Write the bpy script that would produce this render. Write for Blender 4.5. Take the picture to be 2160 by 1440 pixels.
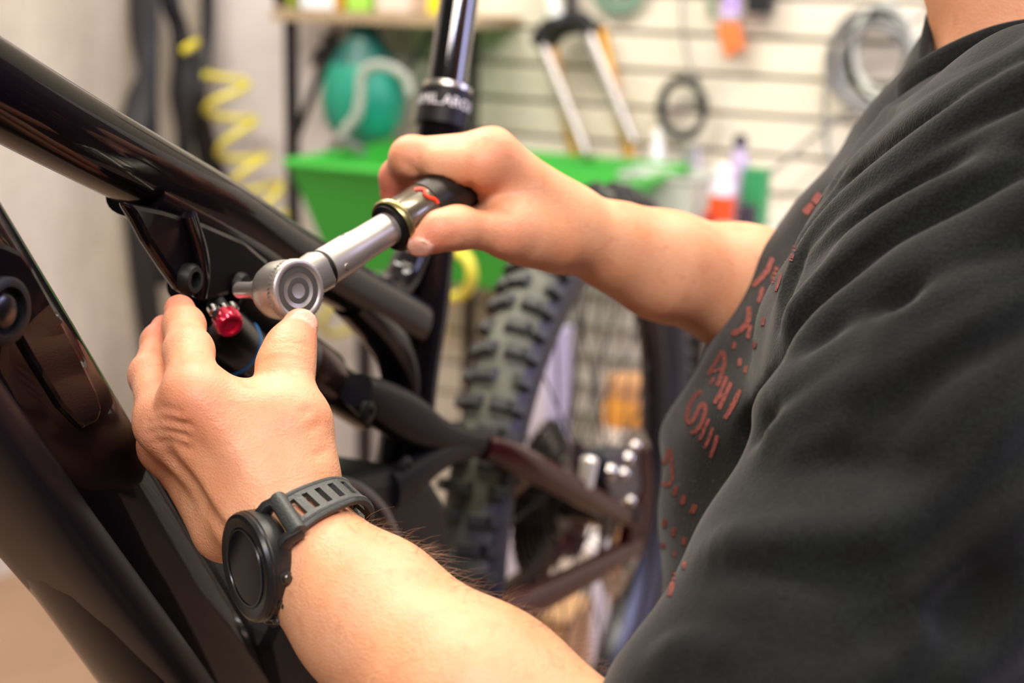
import bpy, math, random
import numpy as np
from mathutils import Vector, Matrix

random.seed(7); np.random.seed(7)
for o in list(bpy.data.objects):
    bpy.data.objects.remove(o, do_unlink=True)
SC = bpy.context.scene
COL = SC.collection

# ------------------------------------------------------------------ camera
FPX, CZ = 3000.0, 1.22                      # 50 mm lens on a 36 mm sensor, held 1.22 m above the floor
PITCH, ROLL = math.radians(14.3), math.radians(1.5)
_r = np.array([1.0, 0, 0]); FW = np.array([0, math.cos(PITCH), -math.sin(PITCH)])
_u = np.array([0, math.sin(PITCH), math.cos(PITCH)])
CR = _r * math.cos(ROLL) + _u * math.sin(ROLL)
CU = _u * math.cos(ROLL) - _r * math.sin(ROLL)
CAM = np.array([0, 0, CZ])
cd = bpy.data.cameras.new('camera'); cam = bpy.data.objects.new('camera', cd); COL.objects.link(cam)
cd.sensor_width = 36; cd.lens = 50; cd.clip_start = 0.02; cd.clip_end = 60
cam.matrix_world = Matrix(((CR[0], CU[0], -FW[0], CAM[0]), (CR[1], CU[1], -FW[1], CAM[1]),
                           (CR[2], CU[2], -FW[2], CAM[2]), (0, 0, 0, 1)))
cd.dof.use_dof = True; cd.dof.focus_distance = 0.675; cd.dof.aperture_fstop = 5.4
SC.camera = cam

# ------------------------------------------------------------------ world, lights, exposure
w = bpy.data.worlds.new('world'); SC.world = w; w.use_nodes = True
bg = w.node_tree.nodes['Background']; bg.inputs[0].default_value = (1.0, 0.93, 0.84, 1); bg.inputs[1].default_value = 0.085

def area(name, loc, target, sx, sy, power, col):
    l = bpy.data.lights.new(name, 'AREA'); l.shape = 'RECTANGLE'; l.size = sx; l.size_y = sy
    l.energy = power; l.color = col
    o = bpy.data.objects.new(name, l); COL.objects.link(o); o.location = loc
    d = Vector(target) - Vector(loc)
    o.rotation_euler = d.to_track_quat('-Z', 'Y').to_euler()
    return o
area('ceiling_tube_light', (-0.10, -0.45, 2.30), (-0.05, 0.6, 0.9), 1.3, 0.25, 27, (1.0, 0.87, 0.70))
area('ceiling_tube_light', (0.15, 1.05, 2.40), (0.12, 0.95, 0), 1.3, 0.25, 19, (1.0, 0.86, 0.68))
area('ceiling_tube_light', (-0.9, 1.9, 2.6), (-0.8, 2.1, 0), 1.3, 0.25, 48, (1.0, 0.92, 0.82))
area('ceiling_tube_light', (0.9, 1.7, 2.6), (0.95, 2.0, 0), 1.3, 0.25, 25, (1.0, 0.92, 0.82))
area('window_daylight', (2.35, 1.0, 1.75), (0.2, 1.0, 0.75), 0.9, 1.1, 34, (0.62, 0.60, 1.0))
area('ceiling_tube_light', (0.35, -0.9, 2.5), (0.0, 0.7, 0.9), 1.3, 0.05, 15, (0.62, 0.60, 1.0))
vs = SC.view_settings; vs.view_transform = 'Standard'; vs.look = 'None'; vs.exposure = 0.36; vs.gamma = 1.0
vs.use_curve_mapping = False

# ------------------------------------------------------------------ helpers
def P(px, py, d):
    """point in the room seen at photo pixel (px,py), d metres along the optical axis"""
    return CAM + d * FW + d * (px - 1080) / FPX * CR - d * (py - 720) / FPX * CU
SP = 0.94
def Q(px, py, d):
    return P(px, py, d * SP)
def on_plane(px, py, o, n):
    r = P(px, py, 1.0) - CAM
    return CAM + r * (np.dot(o - CAM, n) / np.dot(r, n))
def nrm(v):
    v = np.asarray(v, float); return v / max(np.linalg.norm(v), 1e-12)
def lin(h):
    h = h.lstrip('#'); c = [int(h[i:i+2], 16) / 255 for i in (0, 2, 4)]
    return tuple(((x + 0.055) / 1.055) ** 2.4 if x > 0.04045 else x / 12.92 for x in c)

MATS = {}
def mat(name, col, rough=0.5, metal=0.0, var=0.0, scale=20.0, bump=0.0, bscale=200.0, coat=0.0, trans=0.0,
        sheen=0.0, spec=0.5, col2=None, stretch=None, coat_rough=0.03, coat_ior=1.5):
    if name in MATS: return MATS[name]
    m = bpy.data.materials.new(name); m.use_nodes = True; nt = m.node_tree
    b = nt.nodes['Principled BSDF']; I = b.inputs
    if isinstance(col, str): col = lin(col)
    if isinstance(col2, str): col2 = lin(col2)
    I['Base Color'].default_value = (*col, 1); I['Roughness'].default_value = rough; I['Metallic'].default_value = metal
    I['Coat Weight'].default_value = coat; I['Coat IOR'].default_value = coat_ior; I['Coat Roughness'].default_value = coat_rough
    I['Transmission Weight'].default_value = trans
    I['Sheen Weight'].default_value = sheen; I['Specular IOR Level'].default_value = spec
    tc = nt.nodes.new('ShaderNodeTexCoord'); src = tc.outputs['Object']
    if stretch:
        mp = nt.nodes.new('ShaderNodeMapping'); mp.inputs['Scale'].default_value = stretch
        nt.links.new(src, mp.inputs['Vector']); src = mp.outputs['Vector']
    if var or col2:
        n = nt.nodes.new('ShaderNodeTexNoise'); n.inputs['Scale'].default_value = scale; n.inputs['Detail'].default_value = 5
        nt.links.new(src, n.inputs['Vector'])
        r = nt.nodes.new('ShaderNodeValToRGB')
        c2 = col2 if col2 else tuple(min(1, c * (1 + var)) for c in col)
        c1 = col if col2 else tuple(c * (1 - var) for c in col)
        r.color_ramp.elements[0].position = 0.35; r.color_ramp.elements[1].position = 0.65
        r.color_ramp.elements[0].color = (*c1, 1); r.color_ramp.elements[1].color = (*c2, 1)
        nt.links.new(n.outputs['Fac'], r.inputs['Fac']); nt.links.new(r.outputs['Color'], I['Base Color'])
    if bump:
        n2 = nt.nodes.new('ShaderNodeTexNoise'); n2.inputs['Scale'].default_value = bscale; n2.inputs['Detail'].default_value = 3
        nt.links.new(src, n2.inputs['Vector'])
        bp = nt.nodes.new('ShaderNodeBump'); bp.inputs['Strength'].default_value = 1.0; bp.inputs['Distance'].default_value = bump
        nt.links.new(n2.outputs['Fac'], bp.inputs['Height']); nt.links.new(bp.outputs['Normal'], I['Normal'])
    MATS[name] = m
    return m

class MB:
    """collects world-space geometry of one part"""
    def __init__(s): s.v = []; s.f = []
    def add(s, V, Fc):
        n = len(s.v); s.v += [tuple(map(float, p)) for p in V]; s.f += [tuple(int(i) + n for i in f) for f in Fc]
        return s
def root_loc(p):
    while p.parent: p = p.parent
    return p
def obj(name, mb, m, parent=None, smooth=True, bevel=0.0, base=None):
    V = np.array(mb.v) if isinstance(mb, MB) else np.asarray(mb[0]); Fc = mb.f if isinstance(mb, MB) else mb[1]
    org = np.zeros(3)
    if parent is not None: org = np.array(root_loc(parent).location)
    elif base is not None: org = np.asarray(base, float)
    else:
        lo, hi = V.min(0), V.max(0); org = np.array([(lo[0] + hi[0]) / 2, (lo[1] + hi[1]) / 2, lo[2]])
    me = bpy.data.meshes.new(name)
    me.from_pydata((V - org).tolist(), [], [list(f) for f in Fc]) if len(V) < 30000 else fast_mesh(me, V - org, Fc)
    me.update()
    if smooth: me.polygons.foreach_set('use_smooth', [True] * len(me.polygons))
    o = bpy.data.objects.new(name, me); COL.objects.link(o)
    if parent is not None: o.parent = parent
    else: o.location = org
    if m is not None: me.materials.append(m)
    if bevel:
        b = o.modifiers.new('bevel', 'BEVEL'); b.width = bevel; b.segments = 2; b.limit_method = 'ANGLE'
    if smooth and bevel is not None:
        try: me.set_sharp_from_angle(angle=math.radians(38))
        except Exception: pass
    return o
def fast_mesh(me, V, Fc):
    Fc = np.asarray(Fc, np.int32); n = len(Fc)
    me.vertices.add(len(V)); me.vertices.foreach_set('co', np.asarray(V, np.float32).ravel())
    me.loops.add(n * 4); me.loops.foreach_set('vertex_index', Fc.ravel())
    me.polygons.add(n); me.polygons.foreach_set('loop_start', np.arange(0, n * 4, 4, dtype=np.int32))
    me.update(calc_edges=True); me.validate()
def empty(name, loc):
    o = bpy.data.objects.new(name, None); COL.objects.link(o); o.location = tuple(loc); o.empty_display_size = 0.05; return o
def tag(o, label, cat, group=None):
    o['label'] = label; o['category'] = cat
    if group: o['group'] = group
    return o
def struct(o):
    o['kind'] = 'structure'; return o

def spline(pts, n, closed=False):
    """Catmull-Rom through pts (rows may hold extra values such as radii)"""
    A = np.array(pts, float); N = len(A)
    out = []
    segs = N if closed else N - 1
    for k in range(n if closed else n + 1):
        t = k * segs / n; i = min(int(t), segs - 1); f = t - i
        g = lambda j: A[j % N] if closed else (A[j] if 0 <= j < N else (2 * A[0] - A[1] if j < 0 else 2 * A[-1] - A[-2]))
        p0, p1, p2, p3 = g(i - 1), g(i), g(i + 1), g(i + 2)
        out.append(0.5 * (2 * p1 + (p2 - p0) * f + (2 * p0 - 5 * p1 + 4 * p2 - p3) * f * f + (3 * p1 - p0 - 3 * p2 + p3) * f ** 3))
    return np.array(out)
def sweep(path, rs, ru=None, side=None, seg=16, expo=2.0, closed=False, cap=True, dome=0.0):
    """tube along path; rs/ru = half sizes along `side` and along the third axis"""
    path = np.asarray(path, float); n = len(path)
    rs = np.broadcast_to(np.asarray(rs, float), (n,)); ru = rs if ru is None else np.broadcast_to(np.asarray(ru, float), (n,))
    V = []; prev = None
    for i in range(n):
        a = path[i - 1] if (i > 0 or closed) else path[i]; b = path[(i + 1) % n] if (i < n - 1 or closed) else path[i]
        t = nrm(b - a)
        if side is not None:
            s = side[i] if np.ndim(side) == 2 else np.asarray(side, float)
        else:
            s = prev if prev is not None else (np.array([0, 0, 1.0]) if abs(t[2]) < 0.9 else np.array([1.0, 0, 0]))
        s = nrm(s - t * np.dot(s, t)); u = np.cross(t, s); prev = s
        for k in range(seg):
            a_ = 2 * math.pi * k / seg; c, q = math.cos(a_), math.sin(a_)
            x = math.copysign(abs(c) ** (2 / expo), c); y = math.copysign(abs(q) ** (2 / expo), q)
            V.append(path[i] + s * x * rs[i] + u * y * ru[i])
    Fc = []
    for i in range(n if closed else n - 1):
        j = (i + 1) % n
        for k in range(seg):
            l = (k + 1) % seg
            Fc.append((i * seg + k, i * seg + l, j * seg + l, j * seg + k))
    if cap and not closed:
        Fc.append(tuple(range(seg))[::-1]); Fc.append(tuple((n - 1) * seg + k for k in range(seg)))
    return V, Fc
def tube(pts, r, n=40, seg=10, closed=False):
    return sweep(spline(pts, n, closed), r, seg=seg, closed=closed)
def lathe(o, ax, prof, seg=32, ref=None, cap=True):
    """profile [(along, radius)] turned round the axis"""
    ax = nrm(ax); ref = np.array([0, 0, 1.0]) if ref is None else np.asarray(ref)
    if abs(np.dot(ref, ax)) > 0.95: ref = np.array([1.0, 0, 0])
    s = nrm(ref - ax * np.dot(ref, ax)); u = np.cross(ax, s); V = []; Fc = []
    for h, r in prof:
        for k in range(seg):
            a = 2 * math.pi * k / seg
            V.append(np.asarray(o) + ax * h + (s * math.cos(a) + u * math.sin(a)) * max(r, 1e-5))
    for i in range(len(prof) - 1):
        for k in range(seg):
            l = (k + 1) % seg; Fc.append((i * seg + k, i * seg + l, (i + 1) * seg + l, (i + 1) * seg + k))
    if prof[0] == prof[-1]: cap = False
    if cap and prof[0][1] > 1e-4: Fc.append(tuple(range(seg))[::-1])
    if cap and prof[-1][1] > 1e-4: Fc.append(tuple((len(prof) - 1) * seg + k for k in range(seg)))
    return V, Fc
def box(c, ex, ey, ez, a, b, d):
    """box with half sizes a,b,d along ex,ey,ez"""
    c = np.asarray(c, float); V = []
    for sx in (-1, 1):
        for sy in (-1, 1):
            for sz in (-1, 1): V.append(c + np.asarray(ex) * a * sx + np.asarray(ey) * b * sy + np.asarray(ez) * d * sz)
    return V, [(0, 1, 3, 2), (4, 6, 7, 5), (0, 4, 5, 1), (2, 3, 7, 6), (0, 2, 6, 4), (1, 5, 7, 3)]
def prism(outline, off):
    """closed outline of 3D points thickened by vector off (centred)"""
    A = np.array(outline, float); off = np.asarray(off); n = len(A)
    V = list(A - off / 2) + list(A + off / 2)
    return V, [tuple(range(n))[::-1], tuple(range(n, 2 * n))] + [(k, (k + 1) % n, n + (k + 1) % n, n + k) for k in range(n)]
EX, EY, EZ = np.array([1.0, 0, 0]), np.array([0, 1.0, 0]), np.array([0, 0, 1.0])

# ================================================================== the room
WO = P(1080, 300, 3.0); TW = nrm([0.894, -0.447, 0]); NW = nrm([-0.447, -0.894, 0])
def wl(px, py, off=0.0): return on_plane(px, py, WO + NW * off, NW)
CORN = wl(452, 300); NL = TW; TL = NW
def ll(px, py, off=0.0): return on_plane(px, py, CORN + NL * off, NL)
def along(p): return float(np.dot(np.asarray(p) - WO, TW))
WZ = np.array([WO[0], WO[1], 0.0])

m_plaster = mat('white painted plaster', '#d6cfcd', 0.75, var=0.06, scale=3, bump=0.002, bscale=60)
m_conc = mat('stained bare concrete', '#c9c0b2', 0.85, col2='#a99f90', scale=4, bump=0.004, bscale=45, stretch=(1, 1, 0.45))
m_plank = mat('cream slat board', '#e3dccb', 0.5, var=0.03, scale=6)
m_groove = mat('slat groove backing', '#a39a86', 0.7)
m_floor = mat('tan concrete floor', '#93765f', 0.7, var=0.12, scale=3, bump=0.002, bscale=30)

fl = MB().add([(-4, -3, 0), (4, -3, 0), (4, 6, 0), (-4, 6, 0), (-4, -3, -.1), (4, -3, -.1), (4, 6, -.1), (-4, 6, -.1)],
              [(0, 1, 2, 3), (7, 6, 5, 4), (0, 4, 5, 1), (1, 5, 6, 2), (2, 6, 7, 3), (3, 7, 4, 0)])
struct(obj('floor', fl, m_floor, smooth=False))
s0, s1, s2 = along(wl(452, 300)), along(wl(868, 300)), along(wl(2400, 300)) + 0.6
def wallbox(sa, sb, za, zb, off0, off1):
    c = WZ + TW * (sa + sb) / 2 + NW * (off0 + off1) / 2 + EZ * (za + zb) / 2
    return box(c, TW, NW, EZ, (sb - sa) / 2, (off1 - off0) / 2, (zb - za) / 2)
wb = obj('wall_back', MB().add(*wallbox(s0, s1, 0, 2.7, -0.12, 0.0)).add(*wallbox(s1, s2, 0, 2.7, -0.12, -0.012)), m_plaster, smooth=False)
struct(wb); wb.data.materials.append(m_groove)
for pl in wb.data.polygons:
    if pl.index >= 6: pl.material_index = 1
PITCHZ = 0.0735; z0 = float(wl(1080, 133)[2]); k0 = int(z0 / PITCHZ)
zb = z0 - k0 * PITCHZ
pme = None
for k in range(0, 20):
    za = zb + k * PITCHZ
    c = WZ + TW * (s1 + s2) / 2 + EZ * (za + PITCHZ / 2)
    if pme is None:
        L = (s2 - s1) / 2; hh = PITCHZ / 2 - 0.0045
        pp = obj('plank', box(c, TW, NW, EZ, L, 0.011, hh), m_plank, wb, smooth=False, bevel=0.002)
        pme = pp
    else:
        q = pme.copy(); COL.objects.link(q); q.location = (0, 0, PITCHZ * k)
lw = MB().add(*box(np.array([CORN[0], CORN[1], 1.35]) + TL * 1.2 - NL * 0.06, TL, NL, EZ, 1.2, 0.06, 1.35))
struct(obj('wall_left', lw, m_conc, smooth=False))

# ------------------------------------------------------------------ shelf and what stands on it
m_blacksteel = mat('black powder coated steel', '#1c1c1e', 0.45)
m_wood = mat('pale shelf board', '#a08c70', 0.6, var=0.15, scale=25, stretch=(1, 1, 8))
def put(name, label, cat, loc, group=None): return tag(empty(name, loc), label, cat, group)

SZ = float(wl(700, 24, 0.20)[2])                       # shelf top height
a0, a1 = along(wl(572, 24, 0.20)), along(wl(1010, 24, 0.20))
sh = put('wall_shelf', 'pale board shelf on black steel posts above the green basin', 'shelf', WZ + TW * (a0 + a1) / 2 + NW * 0.1)
obj('board', MB().add(*wallbox(a0, a1, SZ - 0.022, SZ, 0.002, 0.20)), m_wood, sh, smooth=False, bevel=0.002)
def bar(p, q, r, side=None):
    return sweep(np.array([p, q]), r, seg=4, expo=2.0, side=side)
pz = wl(614, 60, 0.17)
obj('post', MB().add(*box(np.array([pz[0], pz[1], SZ / 2 - 0.012]), TW, NW, EZ, 0.011, 0.011, SZ / 2 - 0.012)), m_blacksteel, sh, smooth=False)
pz = wl(1000, 60, 0.05)
obj('post', MB().add(*box(np.array([pz[0], pz[1], SZ / 2 - 0.012]), TW, NW, EZ, 0.009, 0.009, SZ / 2 - 0.012)), m_blacksteel, sh, smooth=False)
obj('brace', MB().add(*sweep(np.array([wl(616, 310, 0.16), wl(712, 60, 0.16)]), 0.009, side=NW, seg=8)), m_blacksteel, sh)
obj('brace', MB().add(*sweep(np.array([wl(846, 165, 0.16), wl(925, 50, 0.16)]), 0.008, side=NW, seg=8)), m_blacksteel, sh)
def shelf_box(px, w, h, off, col, label, cat='box', name='carton', round_=False, cap=None):
    c = wl(px, 10, off); c = np.array([c[0], c[1], SZ])
    t = put(name, label, cat, c)
    m = mat('paint ' + label, col, 0.45, var=0.05, scale=30)
    if round_:
        obj('body', lathe(c + EZ * 0.001, EZ, [(0, w * .92), (0.004, w), (h * .7, w), (h * .82, w * .5), (h * .86, w * .42), (h, w * .42)], 24), m, t)
        obj('cap', lathe(c + EZ * h * .86, EZ, [(0, w * .5), (h * .16, w * .46)], 20), mat('cap ' + label, cap or '#222222', 0.4), t)
    else:
        obj('body', box(c + EZ * (h / 2 + 0.001), TW, NW, EZ, w, 0.045, h / 2), m, t, smooth=False, bevel=0.003)
        obj('lid', box(c + EZ * (h + 0.004), TW, NW, EZ, w * 1.02, 0.046, 0.004), m, t, smooth=False, bevel=0.002)
    return t
shelf_box(598, 0.020, 0.10, 0.11, '#3a1418', 'dark maroon jar at the left end of the shelf', 'jar', 'storage_jar', True)
shelf_box(637, 0.011, 0.11, 0.12, '#7d8a2e', 'small olive carton on the shelf beside the maroon jar')
shelf_box(693, 0.042, 0.13, 0.11, '#e8ebf0', 'white carton on the shelf above the teal jug')
shelf_box(740, 0.010, 0.12, 0.11, '#c98d1d', 'narrow amber packet between white and green cartons')
shelf_box(778, 0.027, 0.12, 0.12, '#9fd653', 'lime green carton on the shelf')
shelf_box(848, 0.036, 0.13, 0.11, '#e0cdbf', 'pale pink carton on the shelf')
shelf_box(918, 0.017, 0.12, 0.12, '#f2dc1c', 'bright yellow bottle on the shelf beside the seat post', 'bottle', 'bottle', True, '#e8d020')

# ------------------------------------------------------------------ teal jug with its hose, hanging under the shelf
m_teal = mat('teal plastic', '#1f9078', 0.35, var=0.12, scale=9)
m_tealdk = mat('dark teal plastic', '#14564f', 0.45)
m_hose = mat('grey corrugated hose', '#9fa59a', 0.55)
jc = wl(768, 300, 0.14)
tj = put('hanging_jug', 'teal teardrop plastic jug hanging under the shelf with a grey hose', 'jug', jc)
obj('body', MB().add(*lathe(jc, EZ, [(0, .02), (.004, .045), (.02, .066), (.05, .083), (.09, .088), (.13, .084), (.165, .07)], 36)), m_teal, tj)
obj('shoulder', MB().add(*lathe(jc + EZ * .164, EZ, [(0, .071), (.03, .052), (.055, .034), (.075, .028), (.082, .02)], 36)), m_tealdk, tj)
obj('hook', tube([jc + EZ * .24, jc + EZ * .262 + NW * 0.006, jc + EZ * .27 - NW * .004, jc + EZ * .262 - NW * 0.03, jc + EZ * .262 - NW * .12], 0.006, 20, 8), m_blacksteel, tj)
hp = [wl(x, y, 0.25) for x, y in ((715, 305), (728, 275), (752, 245), (760, 205), (763, 165), (778, 143), (805, 138), (835, 148), (858, 168), (866, 200))]
hs = spline(hp, 90); hr = 0.0105 + 0.0016 * np.sin(np.arange(91) * 1.9)
obj('hose', MB().add(*sweep(hs, hr, seg=12)), m_hose, tj)
obj('outlet', MB().add(*lathe(jc - EZ * .045, EZ, [(0, .012), (.01, .018), (.05, .02)], 18)), m_blacksteel, tj)
dk = put('rubber_glove', 'black rubber glove hung behind the teal jug', 'glove', wl(690, 200, 0.06))
gl = MB()
for (x0, y0, x1, y1, r) in ((700, 75, 690, 130, .024), (688, 120, 676, 165, .012), (700, 120, 700, 178, .012), (712, 118, 722, 170, .012), (676, 105, 660, 135, .010)):
    gl.add(*sweep(np.array([wl(x0, y0, .07), wl(x1, y1, .07)]), [r, r * .8], ru=[.012, .008], side=TW, seg=12))
obj('palm', gl, mat('black rubber', '#15181a', 0.6), dk)

# ------------------------------------------------------------------ green parts-washing basin
m_green = mat('bright green plastic', '#37a838', 0.4, var=0.05, scale=5)
def basin():
    zt = float(wl(900, 372, 0.50)[2]); zbm = float(wl(900, 592, 0.42)[2])
    A0, A1 = along(wl(606, 372, 0.50)), along(wl(1282, 372, 0.50)); B0, B1 = along(wl(700, 590, 0.42)), along(wl(1130, 590, 0.42))
    def ring(a0, a1, o0, o1, z): return [WZ + TW * a + NW * o + EZ * z for a, o in ((a0, o0), (a1, o0), (a1, o1), (a0, o1))]
    th = 0.006
    V = ring(A0, A1, .10, .50, zt) + ring(B0, B1, .16, .42, zbm) + ring(A0 + th, A1 - th, .10 + th, .50 - th, zt) + ring(B0 + th, B1 - th, .16 + th, .42 - th, zbm + th)
    Fc = []
    for k in range(4):
        l = (k + 1) % 4
        Fc += [(k, l, 4 + l, 4 + k), (8 + l, 8 + k, 12 + k, 12 + l), (l, k, 8 + k, 8 + l)]
    Fc += [(4, 5, 6, 7), (15, 14, 13, 12)]
    c = WZ + TW * (A0 + A1) / 2 + NW * .3
    t = put('wash_basin', 'wide bright green plastic wash basin behind the bicycle frame', 'basin', (c[0], c[1], zbm))
    obj('tub', (np.array(V), Fc), m_green, t, smooth=False, bevel=0.006)
    rim = [WZ + TW * a + NW * o + EZ * zt for a, o in ((A0, .10), (A1, .10), (A1, .50), (A0, .50))]
    pts = []
    for k in range(4):
        for f in np.linspace(0, 1, 8, endpoint=False): pts.append(rim[k] * (1 - f) + rim[(k + 1) % 4] * f)
    obj('rim', sweep(pts, .009, seg=8, closed=True), m_green, t)
    for a in (B0 + .05, B1 - .05):
        for o in (.2, .38):
            p = WZ + TW * a + NW * o
            obj('leg', box(np.array([p[0], p[1], zbm / 2]), TW, NW, EZ, .012, .012, zbm / 2), m_blacksteel, t, smooth=False)
    obj('tap', tube([wl(700, 345, .30), wl(696, 320, .30), wl(715, 300, .30), wl(740, 305, .33), wl(765, 320, .36)], .010, 24, 10), mat('dull grey metal', '#8d8f90', .35, .7), t)
basin()

# ------------------------------------------------------------------ yellow air hoses
m_yel = mat('yellow air hose', '#ddd24a', 0.35, var=0.06, scale=12)
def helix(path, rad, turns, n, ph=0.0):
    C_ = spline(path, n); out = []
    for i, c in enumerate(C_):
        t = nrm(C_[min(i + 1, n)] - C_[max(i - 1, 0)]); s = nrm(np.cross(t, NW)); u = np.cross(t, s)
        a = ph + 2 * math.pi * turns * i / n
        out.append(c + (s * math.cos(a) + u * math.sin(a)) * rad)
    return np.array(out)
hx = helix([wl(470, 150, .17), wl(486, 240, .17), wl(515, 330, .17), wl(545, 400, .17), wl(580, 470, .16), wl(640, 560, .2), wl(700, 640, .2), wl(760, 720, .2)], .050, 7.6, 340)
tag(obj('air_hose', sweep(hx, .0078, seg=8), m_yel), 'coiled yellow air hose zigzagging down the wall left of the basin', 'hose')
lp = [wl(x, y, o) for x, y, o in ((925, 545, .58), (955, 530, .6), (985, 545, .62), (995, 585, .62), (978, 620, .6), (940, 632, .58), (925, 660, .58), (930, 700, .55), (915, 740, .55))]
tag(obj('air_hose', tube(lp, .0095, 80, 10), m_yel), 'yellow hose loop hanging under the green basin near the tyre', 'hose')

# ------------------------------------------------------------------ inner tubes on the concrete wall
m_rub = mat('black butyl rubber', '#19191c', 0.55, var=0.15, scale=12)
def innertube(rows, label):
    A = np.array([[*ll(x, y, o), w, t] for x, y, o, w, t in rows]); S = spline(A, 70)
    V = sweep(S[:, :3], S[:, 3] * 1.3, ru=S[:, 4], side=CR, seg=14)
    return tag(obj('inner_tube', V, m_rub), label, 'inner tube', 'inner tubes on the wall')
innertube([(302, -120, .05, .022, .006), (303, 0, .05, .024, .006), (304, 80, .05, .022, .007), (308, 150, .055, .014, .012), (292, 215, .05, .021, .006), (280, 300, .05, .022, .006), (285, 420, .05, .020, .008), (300, 560, .05, .022, .006), (318, 690, .05, .022, .006), (330, 800, .05, .02, .006)],
          'black inner tube hanging leftmost on the concrete wall')
innertube([(318, -120, .03, .012, .007), (320, 60, .03, .012, .007), (318, 200, .03, .012, .007), (322, 330, .03, .012, .006), (330, 470, .03, .012, .007), (345, 600, .03, .013, .007)],
          'narrow black inner tube right behind the leftmost one')
innertube([(352, -120, .05, .018, .006), (358, 0, .05, .017, .007), (378, 60, .055, .016, .008), (388, 130, .06, .020, .01), (386, 200, .06, .022, .008), (388, 280, .055, .014, .01), (392, 400, .05, .018, .006), (398, 520, .05, .02, .006)],
          'black inner tube crossing to the right behind the yellow tag')
innertube([(432, -120, .05, .013, .006), (438, 0, .05, .013, .007), (436, 90, .055, .014, .008), (420, 160, .06, .017, .01), (412, 210, .06, .02, .008), (430, 290, .055, .02, .006), (452, 370, .05, .022, .006), (475, 450, .05, .02, .006), (500, 560, .05, .02, .006)],
          'black inner tube hanging rightmost beside the yellow air hose')
tg = MB().add(*sweep(np.array([ll(384, 108, .085), ll(400, 98, .088), ll(418, 88, .085)]), [.008, .010, .008], ru=[.003, .005, .003], side=EZ, seg=10))
tag(obj('cable_tag', tg, mat('yellow tag', '#e8d83a', .5)), 'small yellow tag tied round the black inner tubes', 'tag')

# ------------------------------------------------------------------ forks on the slat wall
m_silver = mat('silver stanchion', '#b9b4b2', 0.25, 0.6)
m_gold = mat('gold stanchion', '#d09a3c', 0.3, 0.6)
m_blk = mat('satin black alloy', '#202024', 0.4)
m_lowers = mat('pale fork lower', '#dfe3da', 0.4)
def fork(label, legs, crown, steer, mleg, r, off):
    b = wl(*legs[0][1], off); t = put('suspension_fork', label, 'fork', b, 'forks on the slat wall')
    for (p, q, up) in legs:
        obj('stanchion', sweep(np.array([wl(*p, off), wl(*q, off + .02)]), r, seg=16), mleg, t)
        if up: obj('fork_lower', sweep(np.array([wl(*up, off - .01), wl(*p, off)]), r * 1.25, seg=16), m_lowers, t)
    C_ = spline([[*wl(x, y, off + .005), ru] for x, y, ru in crown], 24)
    obj('crown', sweep(C_[:, :3], C_[:, 3], ru=C_[:, 3] * .9, side=NW, seg=12, expo=3), m_blk, t)
    obj('steerer', sweep(np.array([wl(*steer[0], off), wl(*steer[1], off - .01)]), r * .95, seg=16), m_blk, t)
fork('gold legged suspension fork hung behind the silver one', [((1163, 95), (1217, 345), None), ((1268, 62), (1328, 330), None)],
     [(1160, 92, .016), (1185, 66, .016), (1225, 54, .018), (1268, 62, .016)], ((1210, 60), (1196, -120)), m_gold, .0125, .05)
fork('silver legged suspension fork with black crown on the slat wall', [((1140, 85), (1236, 322), None), ((1232, 50), (1336, 298), None)],
     [(1132, 92, .017), (1150, 66, .019), (1185, 42, .021), (1225, 42, .019), (1250, 66, .016)], ((1180, 45), (1150, -120)), m_silver, .0125, .10)
obj_ = put('fork_leg', 'pale fork lower leg cut off by the top of the picture', 'fork leg', wl(1172, 40, .12))
obj('tube', sweep(np.array([wl(1172, 36, .125), wl(1140, -90, .125)]), .017, seg=16), m_lowers, obj_)
obj('seal', sweep(np.array([wl(1176, 50, .125), wl(1172, 36, .125)]), .019, seg=16), m_blk, obj_)

# rotor / disc at the top
dc = wl(1306, -38, .03)
dt = put('brake_disc', 'grey green brake disc at the top edge of the slat wall', 'disc', dc)
m_disc = mat('grey green metal', '#7d9c86', .4, .3)
obj('ring', lathe(dc, NW, [(0, .038), (0, .062), (.004, .062), (.004, .038), (0, .038)], 40), m_disc, dt)
for k in range(6):
    a = k * math.pi / 3
    d_ = TW * math.cos(a) + EZ * math.sin(a); e_ = TW * math.cos(a + .5) + EZ * math.sin(a + .5)
    obj('spoke', sweep(np.array([dc + NW * .002 + d_ * .012, dc + NW * .002 + e_ * .042]), .005, ru=.002, side=EZ if abs(d_[2]) < .8 else TW, seg=8), m_disc, dt)
obj('hub', lathe(dc - NW * .002, NW, [(0, .016), (.012, .016), (.014, .012)], 20), m_disc, dt)
obj('hook', sweep(np.array([dc - NW * .03, dc + NW * .03]), .004, seg=8), m_blk, dt)

# ------------------------------------------------------------------ coils, brush and small things on the slat wall
def coil(cx, cy, rx, ry, n, off, spread, wob=.12):
    pts = []
    for i in range(n * 24 + 1):
        a = 2 * math.pi * i / 24; k = i / 24.0
        j = math.sin(k * 2.4) * wob; l = math.cos(k * 1.7) * wob
        pts.append(wl(cx + rx * (1 + j) * math.cos(a) + spread * math.sin(k * 3.1), cy + ry * (1 + l) * math.sin(a) + spread * math.cos(k * 2.3), off + .012 * math.sin(k * 2.0)))
    return pts
m_cab = mat('black cable', '#2a2d2a', .5)
m_gcab = mat('grey cable housing', '#8b8c8b', .45)
m_lcab = mat('light grey cable housing', '#c4c8c0', .45)
bc = put('cable_coil', 'small coil of black cable housing on the slat wall', 'cable', wl(1440, 290, .05))
obj('coil', sweep(coil(1440, 228, 46, 58, 7, .05, 3, .07), .0045, seg=6), m_cab, bc)
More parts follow.
